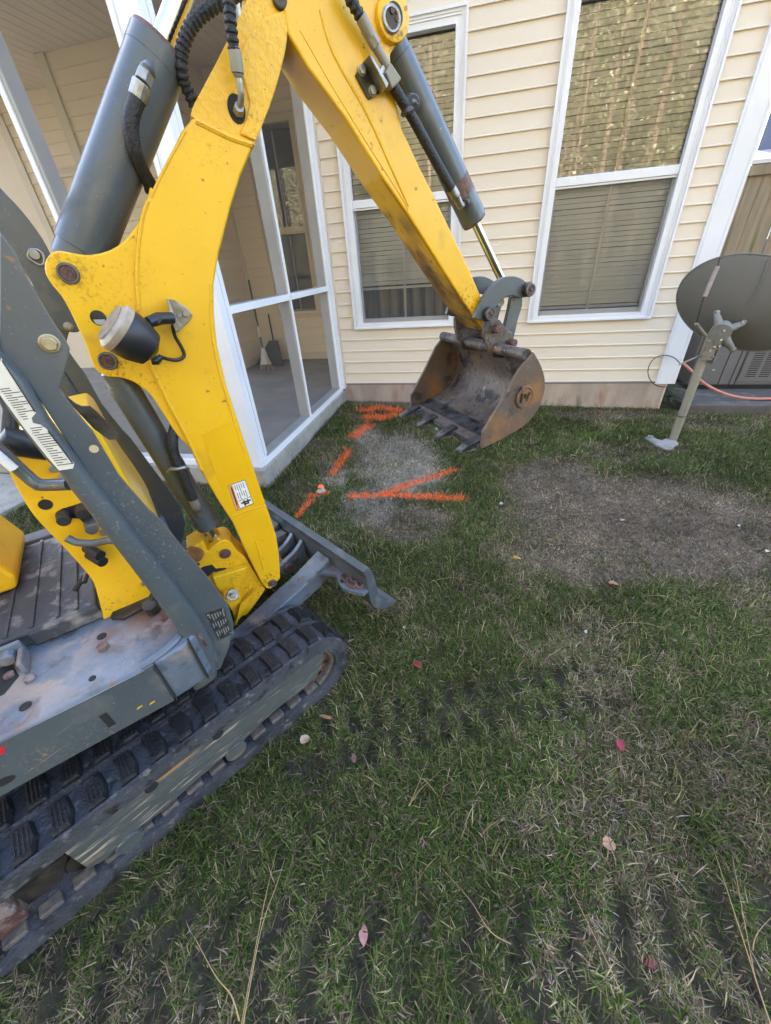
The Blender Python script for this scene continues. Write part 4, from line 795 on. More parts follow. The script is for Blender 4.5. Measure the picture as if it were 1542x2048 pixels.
bead('weld_bead', [(300, 725), (318, 765), (345, 820), (376, 878), (404, 940)], -.002, .0055, YELC, boom)
bead('weld_bead', [(392, 243), (420, 256), (460, 276), (503, 290)], -.003, .007, YELC, boom)
bead('weld_bead', [(371, 262), (343, 312), (318, 360), (303, 395)], -.001, .003, YELC, boom)
bead('weld_bead', [(421, 568), (421, 636), (429, 700), (447, 775), (488, 905)], -.0005, .003, YELC, boom)
bead('weld_bead', [(462, 1033), (497, 1020), (532, 1010)], -.001, .003, YELC, boom)
bead('weld_bead', [(512, 1082), (520, 1110), (527, 1140)], -.001, .0035, YELC, boom)
# fresher panel patch near the foot
b = MB(); b.fprism(BM, bp([(403, 870), (473, 836), (531, 1008), (462, 1030)], .0008), .0002, .0008); b.build('repaint_patch', mat('fresh_yellow_paint', (.80, .45, .006), (.76, .42, .006), 6, .3, coat=.3), boom)
BUSH = mat('grey_bush_steel', (.16, .16, .155), (.10, .10, .095), 60, .45, .5)
def boss(par, name, x, y, r0, r1, off, h, m0, m1, ring=True):
    c = BM.onv(x, y, off); b = MB(); b.cyl(BM.W(c[0], off-.003, c[2]), BM.W(c[0], off+h, c[2]), r0, n=28); o = b.build(name, m0, par, bevel=min(.004, h*.3), smooth=True)
    b = MB(); b.cyl(BM.W(c[0], off+h-.001, c[2]), BM.W(c[0], off+h+.0012, c[2]), r1, n=22); b.build('pin_end', m1, o)
    if ring: b = MB(); b.tube([BM.W(c[0]+(r0+r1)/2*math.cos(a), off+h, c[2]+(r0+r1)/2*math.sin(a)) for a in np.linspace(0, 2*math.pi, 25)], (r0-r1)*.42, 6, False); b.build('bush_ring', BUSH, o, smooth=True)
    b = MB(); b.cyl(BM.W(c[0]-.25*r1, off+h+.0013, c[2]+.3*r1), BM.W(c[0]-.25*r1, off+h+.005, c[2]+.3*r1), r1*.28, n=8); b.cyl(BM.W(c[0]+.3*r1, off+h+.0013, c[2]-.2*r1), BM.W(c[0]+.3*r1, off+h+.004, c[2]-.2*r1), r1*.25, n=8); b.build('pin_bolt', RUSTP, o)
    return o
boss(boom, 'pin_bush', 137, 547, .021, .014, -.006, .005, DIRTM, RUSTP); boss(boom, 'pin_bush', 216, 722, .021, .014, -.006, .006, DIRTM, RUSTP); boss(boom, 'pin_bush', 545, 1166, .017, .012, 0, .004, DIRTM, RUSTP)
c = BM.onv(197, 636, -.006)
b = MB(); b.fprism(BM, circ((c[0], c[2]), .0165, 22), -.0058, -.0050); b.build('ear_hole', DIRTM, boom)
b = MB(); b.fprism(BM, [(c[0]-.012, c[2]-.002), (c[0]+.012, c[2]-.004), (c[0]+.008, c[2]-.0135), (c[0]-.002, c[2]-.0155), (c[0]-.010, c[2]-.011)], -.0049, -.0046); b.build('ear_hole_daylight', WGR, boom)
# warning sticker: white ground, orange band, print
st = bp([(456, 971), (490, 959), (507, 1007), (473, 1021)], .0012); S4 = [np.array(q) for q in st]
def spt(f, g): a = S4[0]*(1-f)+S4[1]*f; e = S4[3]*(1-f)+S4[2]*f; return tuple(a*(1-g)+e*g)
def squad(f0, f1, g0, g1): return [spt(f0, g0), spt(f1, g0), spt(f1, g1), spt(f0, g1)]
b = MB(); b.fprism(BM, st, .0008, .0014); stk = b.build('warning_sticker', WDEC2, boom)
b = MB(); b.fprism(BM, squad(.05, .22, .04, .96), .0015, .0018); b.build('orange_band', ODEC, stk)
b = MB()
for i in range(5):
    for j in range(2): b.fprism(BM, squad(.32+i*.12, .355+i*.12, .08+.3*j, .08+.3*j+.16+.06*((i+j) % 3)), .0015, .0018)
for q in (squad(.02, .98, .0, .02), squad(.02, .98, .98, 1), squad(.0, .02, 0, 1), squad(.98, 1, 0, 1), squad(.26, .97, .68, .70), squad(.36, .92, .78, .84), squad(.50, .60, .74, .95), squad(.72, .80, .73, .93), squad(.60, .74, .86, .92), squad(.10, .17, .12, .80)): b.fprism(BM, q, .0019, .0021)
b.build('sticker_print', KDEC, stk)
# ---- work lamp
lc = np.array([-.152, .105, 1.318]); ax = np.array([-.64, .20, .74]); ax /= np.linalg.norm(ax)
LW_ = lambda p: BM.W(*p)
b = MB(); b.tube([LW_(lc-ax*t) for t in (.012, .018, .045, .075, .088)], [.052, .0535, .051, .040, .012], 26); lamp = b.build('work_lamp', BLKP, boom, smooth=True)
b = MB(); b.tube([LW_(lc-ax*.0118), LW_(lc-ax*.006), LW_(lc+ax*.002), LW_(lc+ax*.008), LW_(lc+ax*.011), LW_(lc+ax*.012)], [.0535, .0545, .053, .046, .034, .012], 26); b.build('lens', LAMPL, lamp, smooth=True)
e1 = np.cross(ax, (0, 0, 1)); e1 /= np.linalg.norm(e1); e2 = np.cross(ax, e1)
b = MB()
for i in range(-7, 8):
    y_ = i*.0055; h_ = math.sqrt(max(0, .042**2-y_**2)); b.cyl(LW_(lc+ax*.0122+e1*y_-e2*h_), LW_(lc+ax*.0122+e1*y_+e2*h_), .0014, n=5)
b.build('lens_ribs', LAMPL, lamp)
pa = lambda x, y, off: BM.W(*BM.onv(x, y, off))
b = MB(); b.tube([pa(297, 645, .075), pa(318, 637, .06), pa(345, 636, .045)], [.012, .014, .013], 10); b.cyl(pa(312, 637, .075), pa(314, 640, .045), .011, n=12); b.build('lamp_bracket', BLKP, lamp, smooth=True)
tri = bp([(333, 598), (348, 600), (376, 617), (385, 630), (380, 642), (366, 655), (357, 664), (352, 664), (344, 640)], .012)
b = MB(); b.fprism(BM, tri, .0005, .004); b.fprism(BM, bp([(333, 598), (338, 597), (358, 660), (352, 664), (345, 645)], .03), .0045, .045); b.build('lamp_mount', ZINC, lamp, bevel=.001)
c = BM.onv(373, 627, .006); b = MB(); b.cyl(BM.W(c[0], .004, c[2]), BM.W(c[0], .013, c[2]), .0085, n=14); b.cyl(BM.W(c[0]-.017, .004, c[2]-.003), BM.W(c[0]-.017, .011, c[2]-.003), .006, n=6); b.build('mount_bolt', ZINC, lamp, bevel=.001)
b = MB(); b.tube(cat_rom([pa(345, 650, .03), pa(350, 672, .022), pa(363, 695, .015), pa(368, 712, .013), pa(355, 720, .02), pa(335, 718, .035), pa(318, 712, .05)], 5), .0045, 10); b.build('lamp_cable', BLK, lamp, smooth=True)
b = MB(); b.tube([pa(322, 714, .05), pa(312, 722, .055), pa(303, 722, .055)], [.007, .010, .009], 10); b.build('cable_gland', BLKP, lamp, smooth=True)
# ---- cylinders in the boom mid plane
MO = -.067
def ax_pt(p, d, t): return BM.W(p[0]+d[0]*t, MO, p[1]+d[1]*t)
def hyd(name, par, p0, p1, t_body, r, rr, m=GRY, collar=True):
    p0, p1 = np.array(p0), np.array(p1); d = (p1-p0); L = np.linalg.norm(d); d = d/L
    b = MB(); b.tube([ax_pt(p0, d, t) for t in (.0, .022, .028, .06, .061, t_body-.03, t_body-.0299, t_body)], [r*.72, r*.75, r*.93, r*.93, r, r, r*1.015, r*1.015], 36); o = b.build(name, m, par, smooth=True)
    b = MB(); b.cyl(ax_pt(p0, d, t_body-.001), ax_pt(p0, d, L), rr, n=24); b.build('piston_rod', CHR, o, smooth=True)
    if collar:
        b = MB(); b.tube([ax_pt(p0, d, t_body-.002), ax_pt(p0, d, t_body+.007)], [r*.99, r*.97], 36); b.build('gland_ring', RUSTP, o, smooth=True)
    return o, p0, d, L
sc_, p0, d, L = hyd('stick_cylinder', boom, (-.217, 1.420), (.26, 1.982), .492, .054, .022)
b = MB(); c0 = ax_pt(p0, d, L); b.cyl(c0-.045*BM.v, c0+.045*BM.v, .035, n=20); b.build('rod_eye', GRY, sc_, smooth=True)
q0 = BM.onv(293, 135, -.005)
b = MB(); b.tube([pa(300, 128, -.012), pa(296, 140, -.004), pa(290, 152, -.006)], [.008, .014, .012], 12); b.build('port_fitting', GRY, sc_, smooth=True)
b = MB(); b.tube([pa(292, 146, -.004), pa(285, 166, .0)], [.0155, .0155], 6); b.tube([pa(284, 167, .0), pa(275, 198, -.002)], [.0165, .0165], 14); b.build('hose_ferrule', ZINC, sc_, bevel=.001)
b = MB(); b.tube(cat_rom([pa(276, 195, -.002), pa(264, 228, 0), pa(262, 262, -.002), pa(270, 300, -.01), pa(282, 335, -.03), pa(298, 365, -.05), pa(304, 385, -.06)], 6), .0145, 12); b.build('stick_hose', HOSE, sc_, smooth=True)
bc, p0, d, L = hyd('boom_cylinder', boom, (-.224, 1.230), (-.127, .537), .565, .0375, .020, collar=False)
c0 = ax_pt(p0, d, L); b = MB(); b.cyl(c0-.035*BM.v, c0+.035*BM.v, .034, n=20); b.tube([ax_pt(p0, d, L-.075), ax_pt(p0, d, L-.02)], [.024, .030], 16); b.build('rod_eye', GRY, bc, smooth=True)
b = MB(); b.tube(cat_rom([pa(352, 848, -.03), pa(345, 880, -.012), pa(350, 915, -.008), pa(364, 945, -.008), pa(380, 985, -.012), pa(387, 1000, -.014)], 6), .0145, 12); b.build('boom_hose', HOSE, bc, smooth=True)
b = MB(); b.tube([pa(386, 998, -.014), pa(395, 1018, -.016)], [.0155, .015], 14); b.tube([pa(396, 1019, -.016), pa(403, 1033, -.022)], [.012, .009], 12); b.build('hose_ferrule', ZINC, bc, smooth=True)
rg = [pa(x, y, o_) for x, y, o_ in ((337, 944, -.012), (342, 938, .002), (356, 938, .008), (369, 935, .002), (376, 938, -.012))]
b = MB(); b.tube(cat_rom(rg, 4), .006, 8); b.build('hose_clamp', ZINC, bc, smooth=True)
# ---- corrugated hoses at the boom head
def corr(name, pts, r, par, pitch=.011, n=10):
    C_ = cat_rom(pts, 14); acc = [0]
    for i in range(1, len(C_)): acc.append(acc[-1]+np.linalg.norm(C_[i]-C_[i-1]))
    Lh = acc[-1]; N = int(Lh/pitch*4); P = []; R_ = []
    for i in range(N+1):
        s_ = Lh*i/N; j = min(np.searchsorted(acc, s_), len(acc)-1); j = max(j, 1); f = (s_-acc[j-1])/max(acc[j]-acc[j-1], 1e-9)
        P.append(C_[j-1]*(1-f)+C_[j]*f); R_.append(r*(1.0 if (i % 4) in (0, 1) else .80))
    b = MB(); b.tube(P, R_, n); return b.build(name, HOSE, par, smooth=False)
corr('guarded_hose', [pa(389, 212, -.05), pa(380, 190, -.045), pa(369, 166, -.04), pa(362, 133, -.03), pa(364, 100, -.03), pa(377, 62, -.03), pa(398, 33, -.03), pa(425, 12, -.03), pa(450, -2, -.035), pa(500, -30, -.06)], .0135, boom)
corr('guarded_hose', [pa(458, -40, .03), pa(458, 0, .035), pa(461, 41, .036), pa(464, 70, .034), pa(468, 100, .030)], .0125, boom)
b = MB(); b.tube([pa(468, 97, .030), pa(470, 106, .030), pa(475.5, 146, .026)], [.0115, .0125, .0125], 16); b.tube([pa(476, 147, .026), pa(477, 155, .025)], [.011, .009], 12); b.build('hose_ferrule', GALV, boom, smooth=True)
b = MB(); b.tube(cat_rom([pa(477, 152, .025), pa(480, 170, .024), pa(482.5, 190, .020), pa(481, 206, .010), pa(477, 213, -.006)], 6), .0068, 12); b.build('steel_elbow', ZINC, boom, smooth=True)
c = BM.onv(473, 218, -.007); b = MB(); b.fprism(BM, circ((c[0], c[2]), .0185, 22, .024), -.0078, -.0066); b.build('port_opening', ACD, boom)
b = MB(); b.cyl(BM.W(c[0]+.003, -.0066, c[2]-.004), BM.W(c[0]+.004, .008, c[2]), .013, .010, n=6); b.build('port_nut', ZINC, boom, bevel=.001)
# ---- stick
near_e = [(576, 67), (616, 135), (690, 236), (764, 354), (818, 432), (848.7, 480), (884, 537), (922.7, 597), (946, 630), (969, 660)]
right_e = [(985, 650), (975, 625), (964, 597), (938, 537), (911, 480), (889.6, 435.6), (864, 381), (839, 332.5), (815.6, 280), (806, 262), (795, 215), (787, 180), (783, 140), (781, 108), (795, 88), (808, 65), (811, 40), (806, 10), (795, -25), (760, -70), (690, -110), (610, -130), (560, -110), (556, -40)]
b = MB(); b.fprism(BM, bp(near_e+right_e, 0), -Wb, 0); stick = b.build('stick', YEL, exc, bevel=.005, seg=3)
und = bp(near_e[:], 0); wr = [und[0]]+und[1:-1]+[und[-1]]
b = MB(); k_ = len(und)
ua = [BM.W(u-.0012, -Wb+.006, z-.0012) for u, z in und]; ub = [BM.W(u-.0012, -.006, z-.0012) for u, z in und]
b.add(ua[3:]+ub[3:], [(i, i+1, k_-3+i+1, k_-3+i) for i in range(0, k_-4)]); b.build('scraped_underside', YELG, stick)
bead('weld_bead', [(640, 20), (668, 110), (734, 229), (780, 330), (817, 412)], -.0003, .0035, YELC, stick)
bead('weld_bead', [(600, 60), (660, 165), (730, 280), (800, 390), (816, 420)], -.0004, .0018, YELC, stick)
bead('weld_bead', [(724, 62), (760, 120), (783, 150)], -.0003, .004, YELC, stick)
boss(stick, 'cylinder_boss', 783, 38, .040, .021, 0, .014, YEL, DIRTM, ring=False)
c = BM.onv(783, 38, .016); b = MB(); b.tube([BM.W(c[0]+.019*math.cos(a), .0165, c[2]+.019*math.sin(a)) for a in np.linspace(0, 2*math.pi, 25)], .004, 8, False); b.build('bush_ring', ZINC, stick, smooth=True)
# hose clamp block on the stick
mp_ = bp([(710, 150), (733, 116), (740, 118), (768, 180), (740, 199), (735, 197)], .004)
b = MB(); b.fprism(BM, mp_, .0005, .006); cb_ = b.build('clamp_bracket', DIRTM, stick, bevel=.002)
b = MB(); b.fprism(BM, bp([(733, 116), (739, 117), (772, 172), (768, 182), (752, 150)], .03), .0062, .045); b.fprism(BM, bp([(752, 150), (758, 142), (778, 110), (782, 110), (770, 145), (757, 152)], .03), .020, .026); b.build('bracket_flange', ZINC, cb_, bevel=.001)
for x, y in ((724, 141), (745, 182)):
    c = BM.onv(x, y, .006); b = MB(); b.cyl(BM.W(c[0], .0055, c[2]), BM.W(c[0], .008, c[2]), .0105, n=16); b.cyl(BM.W(c[0], .008, c[2]), BM.W(c[0], .014, c[2]), .0085, n=6); b.build('clamp_bolt', ZINC, cb_, bevel=.001)
b = MB(); b.fprism(BM, bp([(768, 148), (778, 127), (800, 160), (791, 172), (781, 181)], .03), .004, .040); b.build('valve_block', GALV, cb_, bevel=.003)
corr('guarded_hose', [pa(685, -35, .03), pa(697, -8, .03), pa(712, 18, .03), pa(722, 36, .028)], .0125, stick, .012)
b = MB(); b.tube([pa(721, 33, .028), pa(742, 74, .025)], [.0125, .0115], 14); b.tube([pa(742, 73, .025), pa(753, 92, .025)], [.013, .013], 6); b.tube([pa(752, 92, .025), pa(776, 135, .022)], [.009, .009], 12); b.build('hose_end', GALV, stick, bevel=.001)
b = MB(); b.tube(cat_rom([pa(786, 172, .015), pa(800, 195, .012), pa(830, 245, .006), pa(865, 310, .004), pa(900, 372, .004), pa(906, 383, .004)], 6), .0125, 12); b.build('bucket_hose', HOSE, stick, smooth=True)
b = MB(); b.tube([pa(903, 378, .004), pa(912, 394, .004)], [.0135, .0135], 14); b.tube([pa(913, 395, .004), pa(921, 412, .002), pa(929, 408, -.012)], [.011, .010, .008], 12); b.build('hose_ferrule', ZINC, stick, smooth=True)
b = MB(); b.tube(cat_rom([pa(807, 228, -.01), pa(812, 224, .02), pa(822, 219, .018), pa(829, 214, -.01)], 4), .007, 8); b.build('hose_clip', DIRTM, stick, smooth=True)
bk_, p0, d, L = hyd('bucket_cylinder', stick, (.615, 1.869), (1.040, 1.317), .474, .0385, .0135)
b = MB(); b.cyl(pa(818, 205, -.03), pa(826, 207, .004), .018, n=16); b.cyl(pa(826, 207, .004), pa(829, 214, .016), .010, n=12); b.build('port_fitting', GRY, bk_, bevel=.002)
b = MB(); b.cyl(pa(936, 402, -.03), pa(930, 408, .0), .011, n=14); b.build('port_fitting', DIRTM, bk_, bevel=.002)
p_ = np.array([.615, 1.869]); dd = np.array([.425, -.552]); dd = dd/np.linalg.norm(dd)
b = MB(); b.tube([BM.W(p_[0]+dd[0]*t, MO, p_[1]+dd[1]*t) for t in (.355, .40)], [.0390, .0390], 36, False); b.build('bare_rust_band', GRYR, bk_, smooth=True)
# ---- bucket linkage
def Z8(l): return [(880+x*.1297, 520+y*.1297) for x, y in l]
lk = Z8([(530, 900), (560, 800), (640, 640), (720, 500), (830, 370), (960, 278), (1110, 247), (1240, 275), (1340, 340), (1390, 420), (1390, 500), (1330, 560), (1250, 590), (1170, 562), (1080, 556), (980, 600), (900, 680), (845, 760), (800, 850), (735, 915), (640, 935)])
lp = soft(bp(lk, .026), 2)
for v0, v1 in ((.010, .026), (-Wb-.026, -Wb-.010)):
    b = MB(); b.fprism(BM, lp, v0, v1); b.build('bucket_link', GRY, stick, bevel=.003)
hl = Z8([(1120, 560), (1290, 560), (1285, 700), (1210, 950), (1135, 1290), (1010, 1280), (1010, 1050), (1075, 800)])
hp = bp(hl, 0)
for v0, v1 in ((-.022, -.004), (-Wb+.004, -Wb+.022)):
    b = MB(); b.fprism(BM, hp, v0, v1); b.build('push_link', GRY, stick, bevel=.003)
for x, y, r, h in ((1328, 460, .021, .022), (728, 828, .021, .020)):
    q = Z8([(x, y)])[0]; boss(stick, 'link_pin', q[0], q[1], r, r*.6, .026, h, DIRTM, RUSTP)
c = BM.onv(*Z8([(1250, 480)])[0], 0); b = MB(); b.cyl(BM.W(c[0], -Wb-.03, c[2]), BM.W(c[0], .02, c[2]), .020, n=16); b.build('cross_pin', GALV, stick, smooth=True)
c = BM.onv(*Z8([(1000, 660)])[0], 0); b = MB(); b.cyl(BM.W(c[0], -Wb, c[2]), BM.W(c[0], -.02, c[2]), .014, n=14); b.build('spacer_tube', GALV, stick, smooth=True)
# ---- bucket
BO0, BO1 = -Wb-.20, .20
def ZB(l): return [(780+x*.2594, 480+y*.2594) for x, y in l]
outer = ZB([(1110, 865), (1165, 965), (1195, 1075), (1190, 1180), (1135, 1315), (1050, 1420), (900, 1515), (780, 1575), (705, 1610)])
op = bp(outer, BO1); front = bp(ZB([(720, 1480), (860, 1250), (1000, 1000)]), BO1)
oc = [tuple(q) for q in cat_rom(op, 5)]
cen = np.mean(np.array(oc), 0)
ic = []
for i, q in enumerate(oc):
    a = np.array(oc[max(i-1, 0)]); e = np.array(oc[min(i+1, len(oc)-1)]); t = e-a; t /= np.linalg.norm(t); n_ = np.array([-t[1], t[0]])
    if np.dot(n_, np.array(front[1])-q) < 0: n_ = -n_
    ic.append(tuple(np.array(q)+n_*.009))
b = MB(); n = len(oc)
V = [BM.W(q[0], BO0+.012, q[1]) for q in oc]+[BM.W(q[0], BO1-.012, q[1]) for q in oc]+[BM.W(q[0], BO0+.012, q[1]) for q in ic]+[BM.W(q[0], BO1-.012, q[1]) for q in ic]
Fc = [(i, i+1, n+i+1, n+i) for i in range(n-1)]+[(2*n+i, 3*n+i, 3*n+i+1, 2*n+i+1) for i in range(n-1)]+[(0, n, 3*n, 2*n), (n-1, 3*n-1, 4*n-1, 2*n-1)]
b.add(V, Fc); bucket = b.build('bucket', BKT, exc, smooth=True)
sp2 = oc+front
for v0, v1, m in ((BO1-.012, BO1, BKTO), (BO0, BO0+.012, BKTO)):
    b = MB(); b.fprism(BM, sp2, v0, v1); b.build('bucket_side', m, bucket, bevel=.0025)
rim = bp(ZB([(1062, 925)]), BO1)[0]
b = MB(); b.tube([BM.W(rim[0]+.006, BO0+.012, rim[1]+.012), BM.W(rim[0]+.006, BO1-.012, rim[1]+.012)], .0185, 14); b.build('rim_tube', BKT, bucket, smooth=True)
lipd = np.array(oc[-1])-np.array(oc[-5]); lipd /= np.linalg.norm(lipd); lipn = np.array([-lipd[1], lipd[0]]); lipn = lipn if np.dot(lipn, np.array(front[1])-oc[-1]) > 0 else -lipn
L0 = np.array(oc[-1])
a0 = L0-lipd*.105+lipn*.0145; a1 = L0+lipd*.008+lipn*.005; a2 = L0+lipd*.008-lipn*.004; a3 = L0-lipd*.105+lipn*.004
b = MB(); b.fprism(BM, [tuple(a0), tuple(a1), tuple(a2), tuple(a3)], BO0+.013, BO1-.013); b.build('cutting_edge', BKTD, bucket, bevel=.002)
for k in range(4):
    vc = BO0+.045+k*(BO1-BO0-.09)/3
    h0 = L0-lipd*.022; t0 = L0+lipd*.022; t1 = L0+lipd*.072
    b = MB()
    A = [(h0+lipn*.020, .020), (t0+lipn*.017, .020), (t1+lipn*.004, .013), (t1-lipn*.002, .013), (t0-lipn*.012, .020), (h0-lipn*.010, .020)]
    b.prism([BM.W(p[0], vc-w_, p[1]) for p, w_ in A], [BM.W(p[0], vc+w_, p[1]) for p, w_ in A]); b.build('bucket_tooth', BKTD, bucket, bevel=.004)
    b = MB(); b.prism([BM.W(p[0], vc-w_*1.02, p[1]) for p, w_ in ((t0+lipd*.012+lipn*.016, .013), (t1+lipd*.003+lipn*.006, .010), (t1+lipd*.003+lipn*.001, .010), (t0+lipd*.012+lipn*.011, .013))], [BM.W(p[0], vc+w_*1.02, p[1]) for p, w_ in ((t0+lipd*.012+lipn*.016, .013), (t1+lipd*.003+lipn*.006, .010), (t1+lipd*.003+lipn*.001, .010), (t0+lipd*.012+lipn*.011, .013))]); b.build('tooth_wear_face', TOOTH, bucket)
ear = bp(Z8([(690, 970), (720, 930), (780, 900), (860, 895), (930, 925), (990, 1015), (1060, 1085), (1140, 1140), (1145, 1420), (1100, 1520), (800, 1500), (770, 1410), (715, 1290), (690, 1130)]), .03)
for v0, v1 in ((.012, .030), (-Wb-.030, -Wb-.012)):
    b = MB(); b.fprism(BM, ear, v0, v1); b.build('bucket_ear', BKT, bucket, bevel=.003)
for x, y, r in ((860, 1065, .014), (1090, 1270, .013)):
    q = Z8([(x, y)])[0]; c = BM.onv(*q, .035); b = MB(); b.cyl(BM.W(c[0], -Wb-.05, c[2]), BM.W(c[0], .058, c[2]), r, n=16); b.build('bucket_pin', RUSTP, bucket, bevel=.003)
b = MB(); b.tube([pa(920, 660, -Wb-.03)+np.array((math.cos(a)*.007, 0, math.sin(a)*.011)) for a in np.linspace(0, 6.28, 11)], .0018, 6, False); b.build('retaining_ring', ZINC, bucket, smooth=True)
# cast emblem on the bucket side: disc with a raised ring and letter strokes
c = BM.onv(*ZB([(1030, 1210)])[0], BO1); ec = np.array([c[0], c[2]])
b = MB(); b.cyl(BM.W(ec[0], BO1, ec[1]), BM.W(ec[0], BO1+.006, ec[1]), .034, n=28); emb = b.build('cast_emblem', BKTO, bucket, bevel=.002)
b = MB(); b.tube([BM.W(ec[0]+.033*math.cos(a), BO1+.006, ec[1]+.033*math.sin(a)) for a in np.linspace(0, 2*math.pi, 29)], .0035, 6, False)
b.build('emblem_ring', BKTO, emb, smooth=True)
b = MB()
for q in ([(-.020, -.016), (-.013, -.016), (-.011, .016), (-.018, .016)], [(-.002, -.002), (.005, -.004), (.004, .012), (-.003, .012)], [(.006, -.014), (.012, -.012), (.020, .014), (.014, .016)]):
    b.fprism(BM, [(ec[0]+x, ec[1]+z) for x, z in q], BO1+.0061, BO1+.010)
b.build('emblem_strokes', DIRTM, emb)
b = MB(); b.fprism(BM, [(ec[0]-.02, ec[1]+.028), (ec[0]+.02, ec[1]+.028), (ec[0]+.016, ec[1]+.040), (ec[0]-.016, ec[1]+.040)], BO1+.0005, BO1+.007); b.build('emblem_tab', BKTO, emb, bevel=.002)
# ================================================================ YARD OBJECTS
# ---- satellite dish on a pole
PB = onz(1343, 886, -.05); PY = PB[1]
dish = thing('satellite_dish', 'grey satellite dish on a galvanised pole seen from behind, in front of the condenser', 'satellite dish', (PB[0], PB[1], float(gz(PB[0], PB[1]))))
b = MB(); b.cyl((PB[0], PB[1], -.12), (PB[0], PB[1], .80), .030, n=24); b.build('pole', GALV, dish, smooth=True)
cone = [G(x, y, .022) for x, y in ((1289, 875), (1296, 869), (1306, 870), (1313, 877), (1324, 880), (1331, 876), (1352, 879), (1358, 887), (1349, 891), (1344, 898), (1330, 897), (1318, 891), (1305, 885))]
b = MB(); b.prism([(p[0], p[1], p[2]-.12) for p in cone], [tuple(p) for p in cone]); b.build('concrete_footing', CON, dish, bevel=.008)
n = np.array([.42, .80, .43]); n /= np.linalg.norm(n); m1 = np.array([.93, -.1, -.36]); m1 -= n*np.dot(m1, n); m1 /= np.linalg.norm(m1); m2 = np.cross(n, m1)
if m2[2] < 0: m2 = -m2
DC = np.array([1.835, -.80, .975]); A_, B_, DP = .455, .315, .075
V = []; Fc = []; NR, NT = 10, 56
def dpt(r, t, off=0.0): return DC+A_*r*math.cos(t)*m1+B_*r*math.sin(t)*m2-n*(DP*(1-r*r)+off)
for side in (0, .004):
    V.append(dpt(0, 0, side))
    for i in range(1, NR+1):
        for j in range(NT): V.append(dpt(i/NR, 2*math.pi*j/NT, side))
K = 1+NR*NT
for s_ in (0, 1):
    o_ = s_*K
    for j in range(NT):
        Fc.append((o_, o_+1+j, o_+1+(j+1) % NT))
    for i in range(NR-1):
        for j in range(NT): Fc.append((o_+1+i*NT+j, o_+1+(i+1)*NT+j, o_+1+(i+1)*NT+(j+1) % NT, o_+1+i*NT+(j+1) % NT))
b = MB(); b.add(V, Fc); refl = b.build('reflector', DISH, dish, smooth=True)
b = MB(); b.tube([dpt(1, t, 0.002) for t in np.linspace(0, 2*math.pi, 73)], .0055, 8, False); b.build('reflector_rim', DISH, refl, smooth=True)
b = MB(); b.tube([dpt(.97, math.radians(90+18), .012), dpt(.6, math.radians(90+14), .012), dpt(.12, math.radians(95), .012)], .006, 6); b.build('pressed_rib', DISH, refl, smooth=True)
yq = lambda x, y, Y: ony(x, y, Y)
b = MB(); b.tube([yq(1441, 516, -.97), yq(1427, 557, -1.0), yq(1408, 594, -1.03), yq(1393, 645, -1.02)], .006, 8); sr = b.build('stay_rod', BLKP, dish, smooth=True)
b = MB(); b.tube([yq(1435, 533, -.985), yq(1409, 594, -1.03)], .0135, 10); b.build('rod_wrap', WRAP, sr, smooth=True)
# clamp, tilt plates and three-armed cast back bracket
b = MB(); b.abox(PB[0]-.040, PB[0]+.040, PB[1]-.045, PB[1]-.034, .63, .80); b.abox(PB[0]-.040, PB[0]+.040, PB[1]+.034, PB[1]+.045, .63, .80); b.abox(PB[0]+.050, PB[0]+.060, PB[1]-.05, PB[1]+.04, .60, .80)
b.build('pole_clamp', mat('clamp_galvanised', (.23, .205, .18), (.18, .16, .14), 9, .6, .2), dish, bevel=.003)
hb_ = yq(1441, 664, -.93); hn = -n
b = MB(); b.tube([hb_-hn*.06, hb_-hn*.03, hb_+hn*.012], [.050, .060, .066], 22); b.tube([hb_+hn*.0125, hb_+hn*.006], [.05, .045], 22)
for q_, r_ in ((yq(1433, 627, -.885), .017), (yq(1486, 647, -.86), .019), (yq(1466, 700, -.86), .017)):
    b.tube([hb_-hn*.03, (hb_-hn*.02+q_)/2+hn*.01, q_], [.036, .026, r_], 12); b.tube([q_-hn*.012, q_+hn*.004], [r_*1.15, r_*1.1], 12)
b.tube([hb_-hn*.01, (PB[0]+.03, PB[1]-.03, .75)], [.030, .028], 12)
b.build('back_bracket', BRKT, dish, smooth=True)
for i in range(3):
    for j in (-.033, .033):
        b = MB(); z_ = .66+i*.055; b.cyl((PB[0]+j, PB[1]-.062, z_), (PB[0]+j, PB[1]-.045, z_), .0075, n=6); b.build('clamp_bolt', ZINC, dish)
for x_, y_ in ((1434, 624), (1484, 645), (1447, 662), (1441, 680), (1438, 692), (1428, 694), (1419, 701)):
    p = yq(x_, y_, PY-.10); b = MB(); b.cyl(p, p+np.array([-.004, -.018, .004]), .0085, n=6); b.build('bracket_bolt', ZINC, dish)
b = MB(); b.tube([yq(1392, 647, -1.0), yq(1402, 660, -.97), yq(1412, 672, -.93)], .011, 8); b.tube([(PB[0]-.02, PB[1], .66), (PB[0]-.16, PB[1]-.03, .60)], .007, 6); b.build('support_strut', GALV, dish, smooth=True)
b = MB(); b.tube([(PB[0]+.032*math.cos(a), PB[1]+.032*math.sin(a), .19) for a in np.linspace(0, 6.283, 17)], .0035, 6, False); b.build('wire_wrap', BLK, dish, smooth=True)
# ---- black coax coil against the corner board
cc = [(1361, 728), (1349, 716), (1333, 711), (1316, 713), (1303, 723), (1296, 740), (1299, 757), (1311, 770), (1330, 774), (1352, 771), (1372, 760), (1384, 745)]
pts = cat_rom([ony(x, y, -.075+.01*math.sin(i)) for i, (x, y) in enumerate(cc)], 5)
b = MB(); b.tube(pts, .0042, 8); tag(b.build('cable_loop', BLK, smooth=True), 'thin black cable curled in a loop over the white corner board', 'cable')
